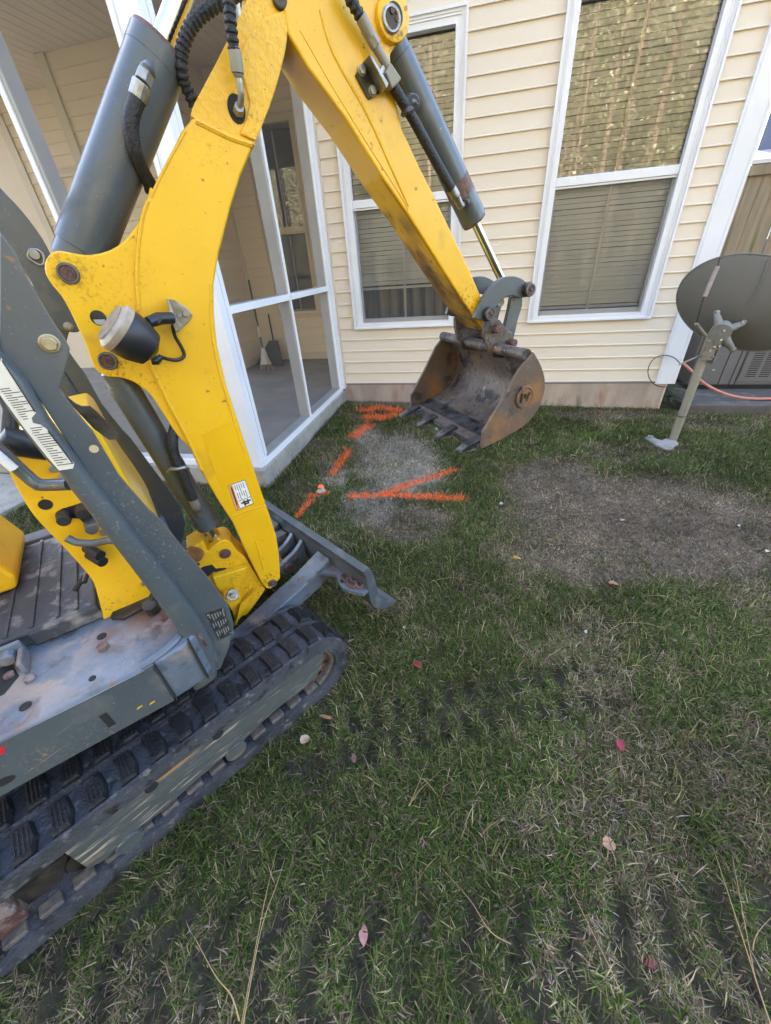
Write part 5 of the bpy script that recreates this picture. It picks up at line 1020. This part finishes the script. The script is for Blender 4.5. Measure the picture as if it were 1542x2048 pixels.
# ---- condenser unit, pad, orange hose
ac = thing('condenser_unit', 'grey air conditioning condenser with slotted panel behind the satellite dish', 'air conditioner', (2.8, .8, 0))
b = MB(); b.abox(2.22, 3.30, .42, 1.35, .075, .92); acb = b.build('cabinet', ACM, ac, bevel=.02, seg=3)
b = MB(); b.abox(2.22, 3.30, .40, 1.37, .92, .955); b.build('top_cover', ACM, ac, bevel=.012)
b = MB(); b.abox(2.24, 3.28, .44, 1.33, .035, .075); b.build('base_pan', BLKP, ac)
b = MB(); b.abox(2.66, 3.24, .412, .4195, .115, .86); lp_ = b.build('louvre_panel', ACM, ac, bevel=.003)
sm = MB(); sm.abox(0, .088, 0, .002, 0, .008); so_ = sm.build('vent_slot', ACD); sme = so_.data; bpy.data.objects.remove(so_)
for cidx in range(4):
    for r_ in range(28):
        o = bpy.data.objects.new('vent_slot', sme); COL.objects.link(o); o.location = (2.715+cidx*.118, .4105, .165+r_*.0205); attach(o, lp_)
for x_ in (2.50, 2.60, 2.645): 
    b = MB(); b.abox(x_, x_+.006, .4165, .4195, .08, .91); b.build('panel_seam', ACD, ac)
b = MB(); b.abox(2.27, 2.47, .4165, .4195, .395, .400); b.build('panel_crease', mat('crease_grey', (.19, .18, .175), None, 1, .5), ac)
b = MB(); b.abox(2.40, 2.425, .4165, .4195, .235, .24); b.build('panel_mark', WDEC2, ac)
b = MB(); b.abox(2.06, 3.6, -.10, 1.6, -.12, .035); pad = b.build('equipment_pad', PADC, bevel=.012); tag(pad, 'low concrete pad under the grey condenser unit', 'concrete pad')
b = MB(); b.tube(cat_rom([ony(x, y, Y) for x, y, Y in ((1352, 706, .16), (1362, 722, .12), (1385, 744, .10), (1400, 760, .08), (1422, 775, .06), (1452, 788, .05), (1490, 796, .04), (1545, 797, .04), (1620, 790, .1))], 6), .0125, 10); tag(b.build('garden_hose', ORH, smooth=True), 'faded orange hose sagging in front of the condenser pad', 'hose')
# weeds in the shade between the foundation corner and the pad
wd = MB(); r2 = random.Random(5)
for i in range(260):
    x_ = r2.uniform(1.86, 2.12); y_ = r2.uniform(-.12, .45); h_ = r2.uniform(.02, .22); a = r2.uniform(0, 6.28); s_ = r2.uniform(.02, .045); t_ = r2.uniform(-.4, .6)
    dx, dy = math.cos(a)*s_, math.sin(a)*s_; z_ = float(gz(x_, y_))+h_
    wd.add([(x_, y_, z_), (x_+dx*.6-dy*.4, y_+dy*.6+dx*.4, z_+t_*s_*.5), (x_+dx*1.4, y_+dy*1.4, z_+t_*s_), (x_+dx*.6+dy*.4, y_+dy*.6-dx*.4, z_+t_*s_*.5)], [(0, 1, 2, 3)])
wo = thing('weed_clump', 'dark leafy weeds in the gap between the foundation corner and concrete pad', 'weeds', (1.98, .1, -.05))
wd.build('foliage', mat('dark_weed_leaf', (.035, .055, .022), (.06, .075, .03), 40, .6, transl=.2), wo)
# ---- fence behind the corner
fen = thing('wooden_fence', 'weathered wooden privacy fence behind the house corner with daylight between boards', 'fence', (3.2, 2.2, 0))
fm = MB(); fm.abox(0, .132, 0, .018, 0, 1.98); fo = fm.build('fence_board', FEN); fme = fo.data; bpy.data.objects.remove(fo)
x_ = 1.93; i = 0
while x_ < 6.6:
    o = bpy.data.objects.new('fence_board', fme); COL.objects.link(o); o.location = (x_, 2.2+.004*math.sin(i*2.3), .02+.012*math.sin(i*1.7)); o.rotation_euler = (0, random.uniform(-.004, .004), 0); attach(o, fen); x_ += .139+.006*((i*5) % 3 == 0); i += 1
for z_ in (.3, 1.02, 1.945):
    b = MB(); b.abox(1.9, 6.7, 2.160, 2.195, z_, z_+.092); b.build('fence_rail', FEN, fen, bevel=.004)
for xp in (2.1, 4.4, 6.6):
    b = MB(); b.abox(xp, xp+.09, 2.222, 2.31, -.2, 2.0); b.build('fence_post', FEN, fen, bevel=.004)
# ---- slate-blue neighbour house beyond the fence
nb = thing('neighbour_house', 'slate blue neighbouring house glimpsed above the fence at the right edge', 'house', (16, 16, 0))
e0 = ony(1532, 250, 14)
b = MB(); b.abox(e0[0], e0[0]+9, 14, 22, -.2, 6.4); b.build('wall', SLATE, nb)
b = MB(); b.prism([(e0[0]-.5, 13.5, 6.3), (e0[0]-.5, 18, 9.2), (e0[0]-.5, 22.5, 6.3)], [(e0[0]+9.5, 13.5, 6.3), (e0[0]+9.5, 18, 9.2), (e0[0]+9.5, 22.5, 6.3)]); b.build('roof', ROOF, nb)
b = MB(); b.abox(e0[0]+1.2, e0[0]+2.2, 13.96, 14.0, 1.2, 2.7); b.abox(e0[0]+4.2, e0[0]+5.2, 13.96, 14.0, 1.2, 2.7); b.build('window', WHT, nb)
b = MB(); b.prism([(e0[0]-.9, 13.2, 3.15), (e0[0]+4, 13.2, 3.15), (e0[0]+4, 14, 3.45), (e0[0]-.9, 14, 3.45)], [(e0[0]-.9, 13.2, 3.25), (e0[0]+4, 13.2, 3.25), (e0[0]+4, 14, 3.55), (e0[0]-.9, 14, 3.55)]); b.build('lower_roof', WGR, nb)

# ================================================================ FALLEN LEAVES, STALKS, SCRAPS
lm = {}
def leaf(px, col, label, size=.05, shape='oval', ang=0, lift=.028, cat='leaf', nm='fallen_leaf'):
    p = G(px[0], px[1], lift)
    key = tuple(col)
    if key not in lm: lm[key] = mat('leaf_tone_%d' % len(lm), tuple(col), tuple(c*.75 for c in col), 60, .7, transl=.15)
    L = size; c_, s_ = math.cos(ang), math.sin(ang)
    prof = {'oval': [(0, 0), (.25, .2), (.5, .26), (.75, .18), (1, 0)], 'round': [(0, .1), (.15, .35), (.5, .5), (.85, .35), (1, .1)], 'thin': [(0, 0), (.3, .10), (.6, .12), (.85, .07), (1, 0)]}[shape]
    V = []; 
    for i, (t, w_) in enumerate(prof):
        for k in (-1, 0, 1):
            x = (t-.5)*L; y = k*w_*L; z = .18*L*abs(k)*w_*2+.10*L*math.sin(t*4+1)
            V.append((p[0]+x*c_-y*s_, p[1]+x*s_+y*c_, p[2]+z))
    Fc = []
    for i in range(len(prof)-1):
        for k in (0, 1): Fc.append((3*i+k, 3*i+k+1, 3*i+3+k+1, 3*i+3+k))
    n_ = len(V); V2 = [(x, y, z-.0008) for x, y, z in V]
    b = MB(); b.add(V, Fc); b.add(V2, [tuple(reversed(f)) for f in Fc])
    return tag(b.build(nm, lm[key], smooth=True), label, cat, 'fallen leaves on the lawn')
RED, CRIM, PINK, TANL, BRN, AMB = (.36, .06, .05), (.40, .03, .06), (.50, .24, .20), (.48, .26, .16), (.22, .12, .09), (.52, .27, .06)
leaf((835, 1329), RED, 'red leaf on the grass in front of the track', .058, 'oval', 2.4)
leaf((1240, 1489), CRIM, 'crimson leaf alone in the open lawn at right', .048, 'oval', 1.4)
leaf((727, 1868), PINK, 'pale pink leaf standing out on the nearest grass', .045, 'oval', 1.9)
leaf((1218, 1688), TANL, 'round tan leaf below the crimson leaf', .034, 'round', .4)
leaf((610, 1479), (.50, .33, .23), 'curled pale tan leaf beside the tread of the track', .034, 'round', 1.1)
leaf((708, 1516), BRN, 'small dull brown leaf right of the curled tan leaf', .034, 'oval', 2.0)
leaf((1034, 1116), AMB, 'amber leaf below the painted arrow lines', .050, 'oval', .2)
leaf((1228, 1167), (.42, .20, .09), 'rust coloured leaf at the lower edge of the bare patch', .055, 'oval', .1)
leaf((1026, 899), PINK, 'pinkish leaf in the grass right of the bucket teeth', .060, 'thin', .0)
leaf((1147, 911), PINK, 'pinkish leaf between the bucket and the dish footing', .065, 'thin', .1)
leaf((1303, 1926), (.26, .05, .05), 'dark red leaf half sunk in the nearest grass at right', .034, 'oval', .3, .012)
leaf((702, 1281), TANL, 'tan leaf touching the front curve of the track', .040, 'thin', .9)
leaf((651, 1434), (.46, .22, .10), 'narrow orange brown leaf just right of the track', .055, 'thin', .05)
leaf((1245, 1040), (.45, .36, .28), 'bleached leaf in the middle of the bare patch', .04, 'oval', .7)
leaf((1535, 1102), (.60, .55, .48), 'pale leaf in the bare patch at the right edge', .04, 'oval', .7)
leaf((800, 945), (.52, .38, .33), 'faded pink leaf in the dusty grey patch', .045, 'oval', .3, .02)
leaf((1040, 1160), (.30, .17, .10), 'small brown leaf on green grass below the amber leaf', .03, 'oval', 2.7)
def scrap(px, size, col, label, cat, nm):
    p = G(px[0], px[1], .02); b = MB(); r3 = random.Random(int(px[0])); pts = [(p[0]+size*(.7+.5*r3.random())*math.cos(a), p[1]+size*(.6+.5*r3.random())*math.sin(a)) for a in np.linspace(0, 5.6, 8)]
    b.prism([(x, y, p[2]-.006) for x, y in pts], [(p[0]+(x-p[0])*.75+size*.1, p[1]+(y-p[1])*.75, p[2]+size*.25*(k_ % 3)) for k_, (x, y) in enumerate(pts)])
    key = ('s',)+tuple(col)
    if key not in lm: lm[key] = mat('scrap_tone_%d' % len(lm), tuple(col), tuple(c*.8 for c in col), 50, .6)
    return tag(b.build(nm, lm[key], bevel=.002), label, cat)
scrap((872, 858), .022, (.22, .55, .52), 'torn teal plastic scrap under the bucket teeth', 'litter', 'plastic_scrap')
scrap((808, 1254), .009, (.62, .64, .60), 'small white paper scrap in grass right of the blade', 'litter', 'paper_scrap')
scrap((1171, 1262), .008, (.58, .68, .70), 'white pebble in the lawn below the bare patch', 'pebble', 'pebble')
scrap((1002, 1006), .014, (.40, .40, .36), 'pale stone at the left end of the bare patch', 'stone', 'stone')
scrap((1478, 1050), .008, (.42, .47, .42), 'tiny pale stone in the bare patch near the right', 'stone', 'stone')
st_ = scrap((642, 981), .036, (.42, .38, .33), 'round stone sprayed orange on top between the paint strokes', 'stone', 'painted_stone')
p = G(642, 973, .03); b = MB(); pts = circ((p[0], p[1]), .027, 12); b.prism([(x, y, p[2]-.004) for x, y in pts], [(p[0]+(x-p[0])*.6, p[1]+(y-p[1])*.6, p[2]+.012) for x, y in pts]); b.build('paint_cap', ORG, st_, bevel=.003)
def stalk(px, r, label):
    pts = [G(x, y, .030+.012*math.sin(i*1.3)) for i, (x, y) in enumerate(px)]; C_ = cat_rom(pts, 6); r = r*.62; b = MB(); b.tube(C_, list(np.linspace(r, r*.4, len(C_))), 5)
    return tag(b.build('dry_stalk', STRAW, smooth=True), label, 'dry stalk', 'dry stalks on the lawn')
stalk([(481, 2060), (500, 1955), (530, 1800), (553, 1700)], .0022, 'long straw stalk on the nearest grass, straight one, left of its twin')
stalk([(486, 2050), (522, 1860), (553, 1770), (570, 1716)], .0022, 'long straw stalk on the nearest grass, its tip just right of its twin')
stalk([(479, 2042), (462, 1990), (430, 1950), (388, 1872)], .0030, 'bent orange stalk lower left, forking from the two long stalks')
stalk([(817, 1612), (830, 1585), (857, 1515)], .0017, 'short straw stalk in the lawn middle, the upright one of a pair')
stalk([(818, 1612), (840, 1580), (882, 1541)], .0015, 'short straw stalk in the lawn middle, the slanting one of a pair')
stalk([(1022, 1888), (980, 1862), (940, 1800), (885, 1738)], .0020, 'straw stalk pointing up left in the nearest grass at centre')
stalk([(1242, 1985), (1215, 1925), (1180, 1855), (1138, 1768)], .0019, 'brown stalk in the nearest grass left of the long right stalks')
stalk([(1545, 2060), (1520, 1985), (1480, 1860), (1430, 1706)], .0026, 'thick tan stalk at lower right, running to the picture corner')
stalk([(1512, 1965), (1492, 1860), (1465, 1712)], .0016, 'thin tan stalk beside the thick stalk at lower right')
stalk([(1506, 1900), (1514, 1868), (1545, 1832)], .0016, 'curved stalk branching to the right edge at lower right')
stalk([(864, 1162), (915, 1155), (985, 1176)], .0016, 'pale stalk lying flat right of the blade end')
stalk([(1212, 1268), (1245, 1246), (1300, 1248), (1332, 1262)], .0019, 'arched straw stalk in the lawn below the bare patch')
stalk([(1290, 1190), (1340, 1195), (1400, 1230), (1430, 1262)], .0014, 'thin straw stalk at the lower right edge of the bare patch')
stalk([(715, 1395), (690, 1340), (680, 1310)], .0014, 'thin stalk curving up in front of the track')
stalk([(1408, 950), (1415, 985), (1425, 1000)], .0013, 'thin upright stalk at the top of the bare patch')

# ================================================================ GRASS
xr = (-3.9, 3.5); yr = (-5.15, -.02); N = 430000
X = rng.uniform(*xr, N); Y = rng.uniform(*yr, N)
dcam = np.hypot(X, Y+4.32)
keep = rng.random(N) < np.clip(1.15-.16*np.maximum(dcam-1.6, 0), .42, 1)
keep &= ~((X < -1.485) & (Y > -2.07)) & ~((X < -3.33) & (Y > -2.97))
ue = X*UC.u[0]+Y*UC.u[1]; ve = X*UC.v[0]+Y*UC.v[1]
for v0 in (1.30, .54): keep &= ~((ue > -4.40) & (ue < -3.17) & (ve > v0-.005) & (ve < v0+.233))
keep &= ~((X > 2.04) & (Y > -.12)) & (Y < -.03+.02*np.sin(X*9))
keep &= np.hypot(X-PB[0], Y-PB[1]) > .075
keep &= ~((X < -1.55) & (rng.random(N) < .45))
dead = np.clip((efield(X, Y, DEAD)*(.55+.9*fbm(X, Y, .22, 31))-.28)*1.9, 0, 1); pale = np.clip((efield(X, Y, PALE)*(.45+1.0*fbm(X, Y, .16, 41))-.2)*1.6, 0, 1); moss = efield(X, Y, MOSS)*fbm(X, Y, .2, 47)*1.3; prt = efield(X, Y, PRINT)*(.5+.7*fbm(X, Y, .06, 53))
big = fbm(X, Y, .55, 61); mid_ = fbm(X, Y, .17, 71); fin = fbm(X, Y, .055, 81)
thin = np.clip(.85*np.clip((mid_-.62)*6, 0, 1)+.65*np.clip((fin-.66)*6, 0, 1), 0, .9)
keep &= rng.random(N) > np.maximum.reduce([.74*dead*np.clip(.3+1.2*fbm(X, Y, .12, 131), 0, 1), .62*pale, .93*np.clip(prt*1.3, 0, 1), .6*thin, .90*lanes(X, Y)])
X, Y, dcam, dead, pale, moss, prt, big, mid_, fin = [a[keep] for a in (X, Y, dcam, dead, pale, moss, prt, big, mid_, fin)]
n = len(X)
tuft = np.clip((fbm(X, Y, .10, 121)-.56)*9, 0, 1)*(1-np.maximum(dead, pale)); lan = lanes(X, Y)
L = rng.uniform(.022, .056, n)*(1+.12*np.clip(2.3-dcam, 0, 1))*(.60+.75*mid_)*(1-.50*np.maximum(dead, pale))*(1-.5*np.clip(prt, 0, 1))*(1+.55*tuft)*(1-.62*lan)*(1-.35*band(X, Y)); L = np.where(rng.random(n) < .05, L*1.5, L)
th = np.radians(np.clip(rng.normal(56, 18, n)+14*dead, 8, 88)); az = rng.uniform(0, 2*math.pi, n)+1.2*np.sin(3*big*6.28)
wd_ = rng.uniform(.0018, .0038, n)*(1+.22*np.maximum(dcam-1.5, 0))
Z = gz(X, Y)-.004
dx, dy = np.cos(az), np.sin(az); t1 = th*.55
mX = X+dx*L*.55*np.sin(t1); mY = Y+dy*L*.55*np.sin(t1); mZ = Z+L*.55*np.cos(t1)
tX = mX+dx*L*.5*np.sin(th*1.25); tY = mY+dy*L*.5*np.sin(th*1.25); tZ = np.maximum(mZ+L*.5*np.cos(th*1.25), Z+.004)
px, py = -dy*wd_/2, dx*wd_/2
VV = np.stack([np.stack([X-px, Y-py, Z], 1), np.stack([X+px, Y+py, Z], 1), np.stack([mX-px*.85, mY-py*.85, mZ], 1), np.stack([mX+px*.85, mY+py*.85, mZ], 1), np.stack([tX, tY, tZ], 1)], 1)
pal = np.array([(.042, .078, .014), (.088, .140, .028), (.155, .180, .050), (.185, .165, .075), (.40, .32, .18), (.235, .165, .110), (.125, .085, .064), (.42, .35, .27), (.50, .44, .37), (.12, .18, .025)])
wl = np.array([.26, .30, .18, .11, .07, .05, .03, .0, .0, .0]); wdd = np.array([.01, .015, .02, .07, .26, .36, .21, .06, .0, .0]); wpp = np.array([.01, .02, .03, .05, .14, .04, .01, .32, .38, .0]); wm_ = np.array([.1, .2, .2, .02, .02, .03, .03, 0, 0, .4])
brn = np.clip((.6*big+.4*mid_-.53)*7, 0, .8)
wts = wl[None]*(1-brn[:, None])+.6*brn[:, None]*wdd[None]+.25*brn[:, None]*wl[None]
wts = wts*(1-dead[:, None])+wdd[None]*dead[:, None]; wts = wts*(1-pale[:, None])+wpp[None]*pale[:, None]; mo = np.clip(moss, 0, .8)[:, None]; wts = wts*(1-mo)+wm_[None]*mo
wts /= wts.sum(1, keepdims=True); ci = (rng.random(n)[:, None] > np.cumsum(wts, 1)).sum(1).clip(0, 9)
lum = (.50+.80*fbm(X, Y, .32, 101))
cb_ = pal[ci]*rng.uniform(.65, 1.4, n)[:, None]*(lum*(.75+.5*fin))[:, None]*np.stack([rng.uniform(.9, 1.1, n), np.ones(n), rng.uniform(.85, 1.15, n)], 1)
# low thatch: one-triangle blades lying almost flat between the upright ones
NU = 1150000
XU = rng.uniform(-3.3, 3.3, NU); YU = rng.uniform(-5.05, -.03, NU); dU = np.hypot(XU, YU+4.32)
kp = rng.random(NU) < np.clip(1.2-.19*np.maximum(dU-1.5, 0), .45, 1)
kp &= ~((XU < -1.485) & (YU > -2.07)); uU = XU*UC.u[0]+YU*UC.u[1]; vU = XU*UC.v[0]+YU*UC.v[1]
for v0 in (1.30, .54): kp &= ~((uU > -4.38) & (uU < -3.19) & (vU > v0+.0) & (vU < v0+.23))
kp &= ~((XU > 2.04) & (YU > -.12)) & ~((XU < -1.3) & (rng.random(NU) < .6))
dd_ = np.clip((efield(XU, YU, DEAD)*(.55+.9*fbm(XU, YU, .22, 31))-.28)*1.9, 0, 1); pp_ = np.clip(efield(XU, YU, PALE)*(.45+1.0*fbm(XU, YU, .16, 41)), 0, 1); pr_ = efield(XU, YU, PRINT)*(.5+.7*fbm(XU, YU, .06, 53)); ff_ = fbm(XU, YU, .07, 91); bb_ = fbm(XU, YU, .55, 61)
kp &= rng.random(NU) > np.maximum.reduce([.85*np.clip(pr_*1.2, 0, 1), .55*np.clip((ff_-.6)*5, 0, 1), .86*lanes(XU, YU), .62*dd_*np.clip(.1+1.3*fbm(XU, YU, .12, 131), 0, 1)])
XU, YU, dU, dd_, pp_, ff_, bb_ = [a[kp] for a in (XU, YU, dU, dd_, pp_, ff_, bb_)]; nu = len(XU)
LU = rng.uniform(.018, .042, nu)*(1-.25*dd_); aU = rng.uniform(0, 2*math.pi, nu); eU = rng.uniform(.05, .75, nu); wU = rng.uniform(.0022, .0042, nu)*(1+.2*np.maximum(dU-1.5, 0)); zU = gz(XU, YU)+rng.uniform(-.002, .010, nu)
cU, sU = np.cos(aU), np.sin(aU)
VU = np.stack([np.stack([XU+sU*wU/2, YU-cU*wU/2, zU], 1), np.stack([XU-sU*wU/2, YU+cU*wU/2, zU], 1), np.stack([XU+cU*LU*np.cos(eU), YU+sU*LU*np.cos(eU), zU+LU*np.sin(eU)], 1)], 1)
wu = np.array([.24, .22, .14, .13, .08, .10, .09, .0, .0, .0]); bn_ = np.clip((.6*bb_+.4*fbm(XU, YU, .17, 71)-.53)*7, 0, .8)[:, None]
wq = wu[None]*(1-bn_)+bn_*wdd[None]*.8; wq = wq*(1-dd_[:, None])+wdd[None]*dd_[:, None]; wq = wq*(1-pp_[:, None])+wpp[None]*pp_[:, None]; wq /= wq.sum(1, keepdims=True)
cq = pal[(rng.random(nu)[:, None] > np.cumsum(wq, 1)).sum(1).clip(0, 9)]*rng.uniform(.55, 1.4, nu)[:, None]*((.7+.6*ff_)*(.42+.80*fbm(XU, YU, .32, 101)))[:, None]
def grass_obj(name, sel, m, cols=True):
    k = int(sel.sum()); v = VV[sel].reshape(-1, 3); base = (np.arange(k)*5)[:, None]
    f = np.concatenate([base+np.array([[0, 1, 3]]), base+np.array([[0, 3, 2]]), base+np.array([[2, 3, 4]])], 0)
    c = np.repeat(cb_[sel], 5, 0) if cols else None
    return mesh_np(name, v, f, m, c)
# spray paint: the blades each stroke coated belong to that stroke
def seg_d(P, a, e):
    a, e = a[:2], e[:2]; d_ = e-a; t = np.clip(((P-a)@d_)/(d_@d_), 0, 1); return np.linalg.norm(P-(a+t[:, None]*d_), axis=1)
marks = [('orange spray paint patch on the grass beside the foundation', [[(728, 822), (762, 818), (796, 822)], [(736, 836), (765, 838), (790, 832)]], .075),
         ('short orange paint dash left of the bucket teeth', [[(738, 853), (722, 863), (708, 874)]], .06),
         ('slanting orange paint dash between the porch slab and the dusty patch', [[(697, 906), (682, 926), (666, 950)]], .032),
         ('small level orange paint dash just below the painted stone', [[(617, 994), (636, 992), (655, 990)]], .020),
         ('slanting orange paint dash nearest the blade', [[(623, 1002), (611, 1016), (597, 1034)]], .024),
         ('long level orange stroke, the lower arm of the sideways Y on the lawn', [[(703, 995), (770, 992), (850, 996), (925, 1001)]], .034),
         ('slanting orange stroke branching up right from the long level stroke', [[(768, 990), (830, 968), (868, 956), (906, 943)]], .032)]
PXY = np.stack([X, Y], 1); used = np.zeros(n, bool); PXU = np.stack([XU, YU], 1); usedU = np.zeros(nu, bool); finU = fbm(XU, YU, .055, 81)
for i, (lab, strokes, wdt) in enumerate(marks):
    dmin = np.full(n, 9.0); dU_ = np.full(nu, 9.0)
    for stx in strokes:
        g = [G(*q) for q in stx]
        for a, e in zip(g[:-1], g[1:]): dmin = np.minimum(dmin, seg_d(PXY, a, e)); dU_ = np.minimum(dU_, seg_d(PXU, a, e))
    sel = (dmin+rng.normal(0, wdt*.34, n) < wdt*(.62+.55*fin)) & (rng.random(n) < .84) & ~used; used |= sel
    o = grass_obj('paint_mark', sel, ORG, False); tag(o, lab, 'paint mark', 'orange paint marks on the lawn')
    sU_ = (dU_+rng.normal(0, wdt*.34, nu) < wdt*(.62+.55*finU)) & (rng.random(nu) < .86) & ~usedU; usedU |= sU_
    mo_ = mesh_np('paint_flecks', VU[sU_].reshape(-1, 3), np.arange(int(sU_.sum())*3).reshape(-1, 3), ORG); struct(mo_, 'stuff'); mo_.parent = o
    b = MB()
    r4 = random.Random(i)
    for stx in strokes:
        g = cat_rom([G(*q, .004) for q in stx], 8); Lf = []; Rt = []
        for j in range(len(g)):
            t_ = g[min(j+1, len(g)-1)]-g[max(j-1, 0)]; t_ /= np.linalg.norm(t_); nn = np.array([-t_[1], t_[0], 0]); w0 = wdt*(.20+.35*r4.random()); w1 = wdt*(.20+.35*r4.random()); Lf.append(g[j]+nn*w0); Rt.append(g[j]-nn*w1)
        k_ = len(g); b.add(Lf+Rt, [(j, j+1, k_+j+1, k_+j) for j in range(k_-1)])
    b.build('paint_film', ORG, o)
struct(grass_obj('grass', ~used, GRASS), 'stuff')
kU = ~usedU; th_ = mesh_np('grass_thatch', VU[kU].reshape(-1, 3), np.arange(int(kU.sum())*3).reshape(-1, 3), GRASS, np.repeat(cq[kU], 3, 0)); struct(th_, 'stuff'); th_['label'] = 'low matted thatch of short grass between the upright blades'
ground_label = None
bpy.data.objects['grass']['label'] = 'short patchy lawn grass, green and straw coloured'
# ================================================================ WOODS BEHIND THE CAMERA (seen only mirrored in the panes)
r5 = np.random.default_rng(12)
tr = MB()
for i in range(120):
    x_ = r5.uniform(-18, 24); y_ = r5.uniform(-34, -14.5); h_ = r5.uniform(9, 20); r_ = r5.uniform(.03, .16); bx = r5.uniform(-.8, .8)
    tr.tube([(x_, y_, -.1), (x_+bx*.3, y_, h_*.5), (x_+bx, y_+.3, h_)], [r_, r_*.75, r_*.25], 7)
    for k in range(5):
        z_ = h_*r5.uniform(.3, .9); a = r5.uniform(0, 6.28); l_ = r5.uniform(.8, 2.2); tr.tube([(x_+bx*.5, y_, z_), (x_+bx*.5+math.cos(a)*l_, y_+math.sin(a)*l_*.6, z_+l_*.7)], [r_*.3, .01], 5)
trunks = tr.build('woodland', BARK)
struct(trunks, 'stuff'); trunks['label'] = 'sunlit woodland mirrored in the window panes'
NL = 330000
NC = 2600
cx_ = r5.uniform(-18, 24, NC); cy_ = r5.uniform(-36, -14.5, NC); cz_ = r5.uniform(.2, 20, NC); ck = r5.integers(0, NC, NL)
s3 = r5.uniform(.4, 1.2, NC)
P = np.stack([cx_[ck]+r5.normal(0, 1, NL)*s3[ck], cy_[ck]+r5.normal(0, .7, NL)*s3[ck], np.maximum(.05, cz_[ck]+r5.normal(0, .7, NL)*s3[ck])], 1)
d1 = r5.normal(0, 1, (NL, 3)); d1 /= np.linalg.norm(d1, axis=1, keepdims=True); d2 = np.cross(d1, r5.normal(0, 1, (NL, 3))); d2 /= np.linalg.norm(d2, axis=1, keepdims=True); s_ = r5.uniform(.04, .11, NL)[:, None]
Vw = np.stack([P-d1*s_, P+d2*s_*.8, P+d1*s_], 1).reshape(-1, 3); Fw = np.arange(NL*3).reshape(-1, 3)
pw = np.array([(.24, .26, .12), (.36, .35, .19), (.15, .19, .09), (.36, .31, .22), (.52, .48, .38)]); cw = pw[r5.choice(5, NL, p=[.3, .28, .17, .12, .13])]*r5.uniform(.7, 1.3, NL)[:, None]
wl_ = mesh_np('woodland_foliage', Vw, Fw, LEAFM, np.repeat(cw, 3, 0)); struct(wl_, 'stuff'); wl_.parent = trunks

hx = np.linspace(-60, 70, 40); hy = np.linspace(-70, -27, 24); HX, HY = np.meshgrid(hx, hy, indexing='ij')  # bank added behind the woods to hide sky gaps in the pane reflections
HZ = np.clip((-27-HY)*.85, 0, 24)+2.2*fbm(HX, HY, 9, 141)*np.clip((-27-HY)*.2, 0, 1)-.1; ih = np.arange(40*24).reshape(40, 24)
backdrop_bank = mesh_np('backdrop_bank', np.stack([HX.ravel(), HY.ravel(), HZ.ravel()], 1), np.stack([ih[:-1, :-1].ravel(), ih[1:, :-1].ravel(), ih[1:, 1:].ravel(), ih[:-1, 1:].ravel()], 1), mat('backdrop_leaf_litter', (.16, .15, .095), (.10, .10, .065), 2.2, .95, spots=(((.26, .22, .15), 3, .55, .66), ((.04, .045, .02), 5, .56, .64)))); struct(backdrop_bank)
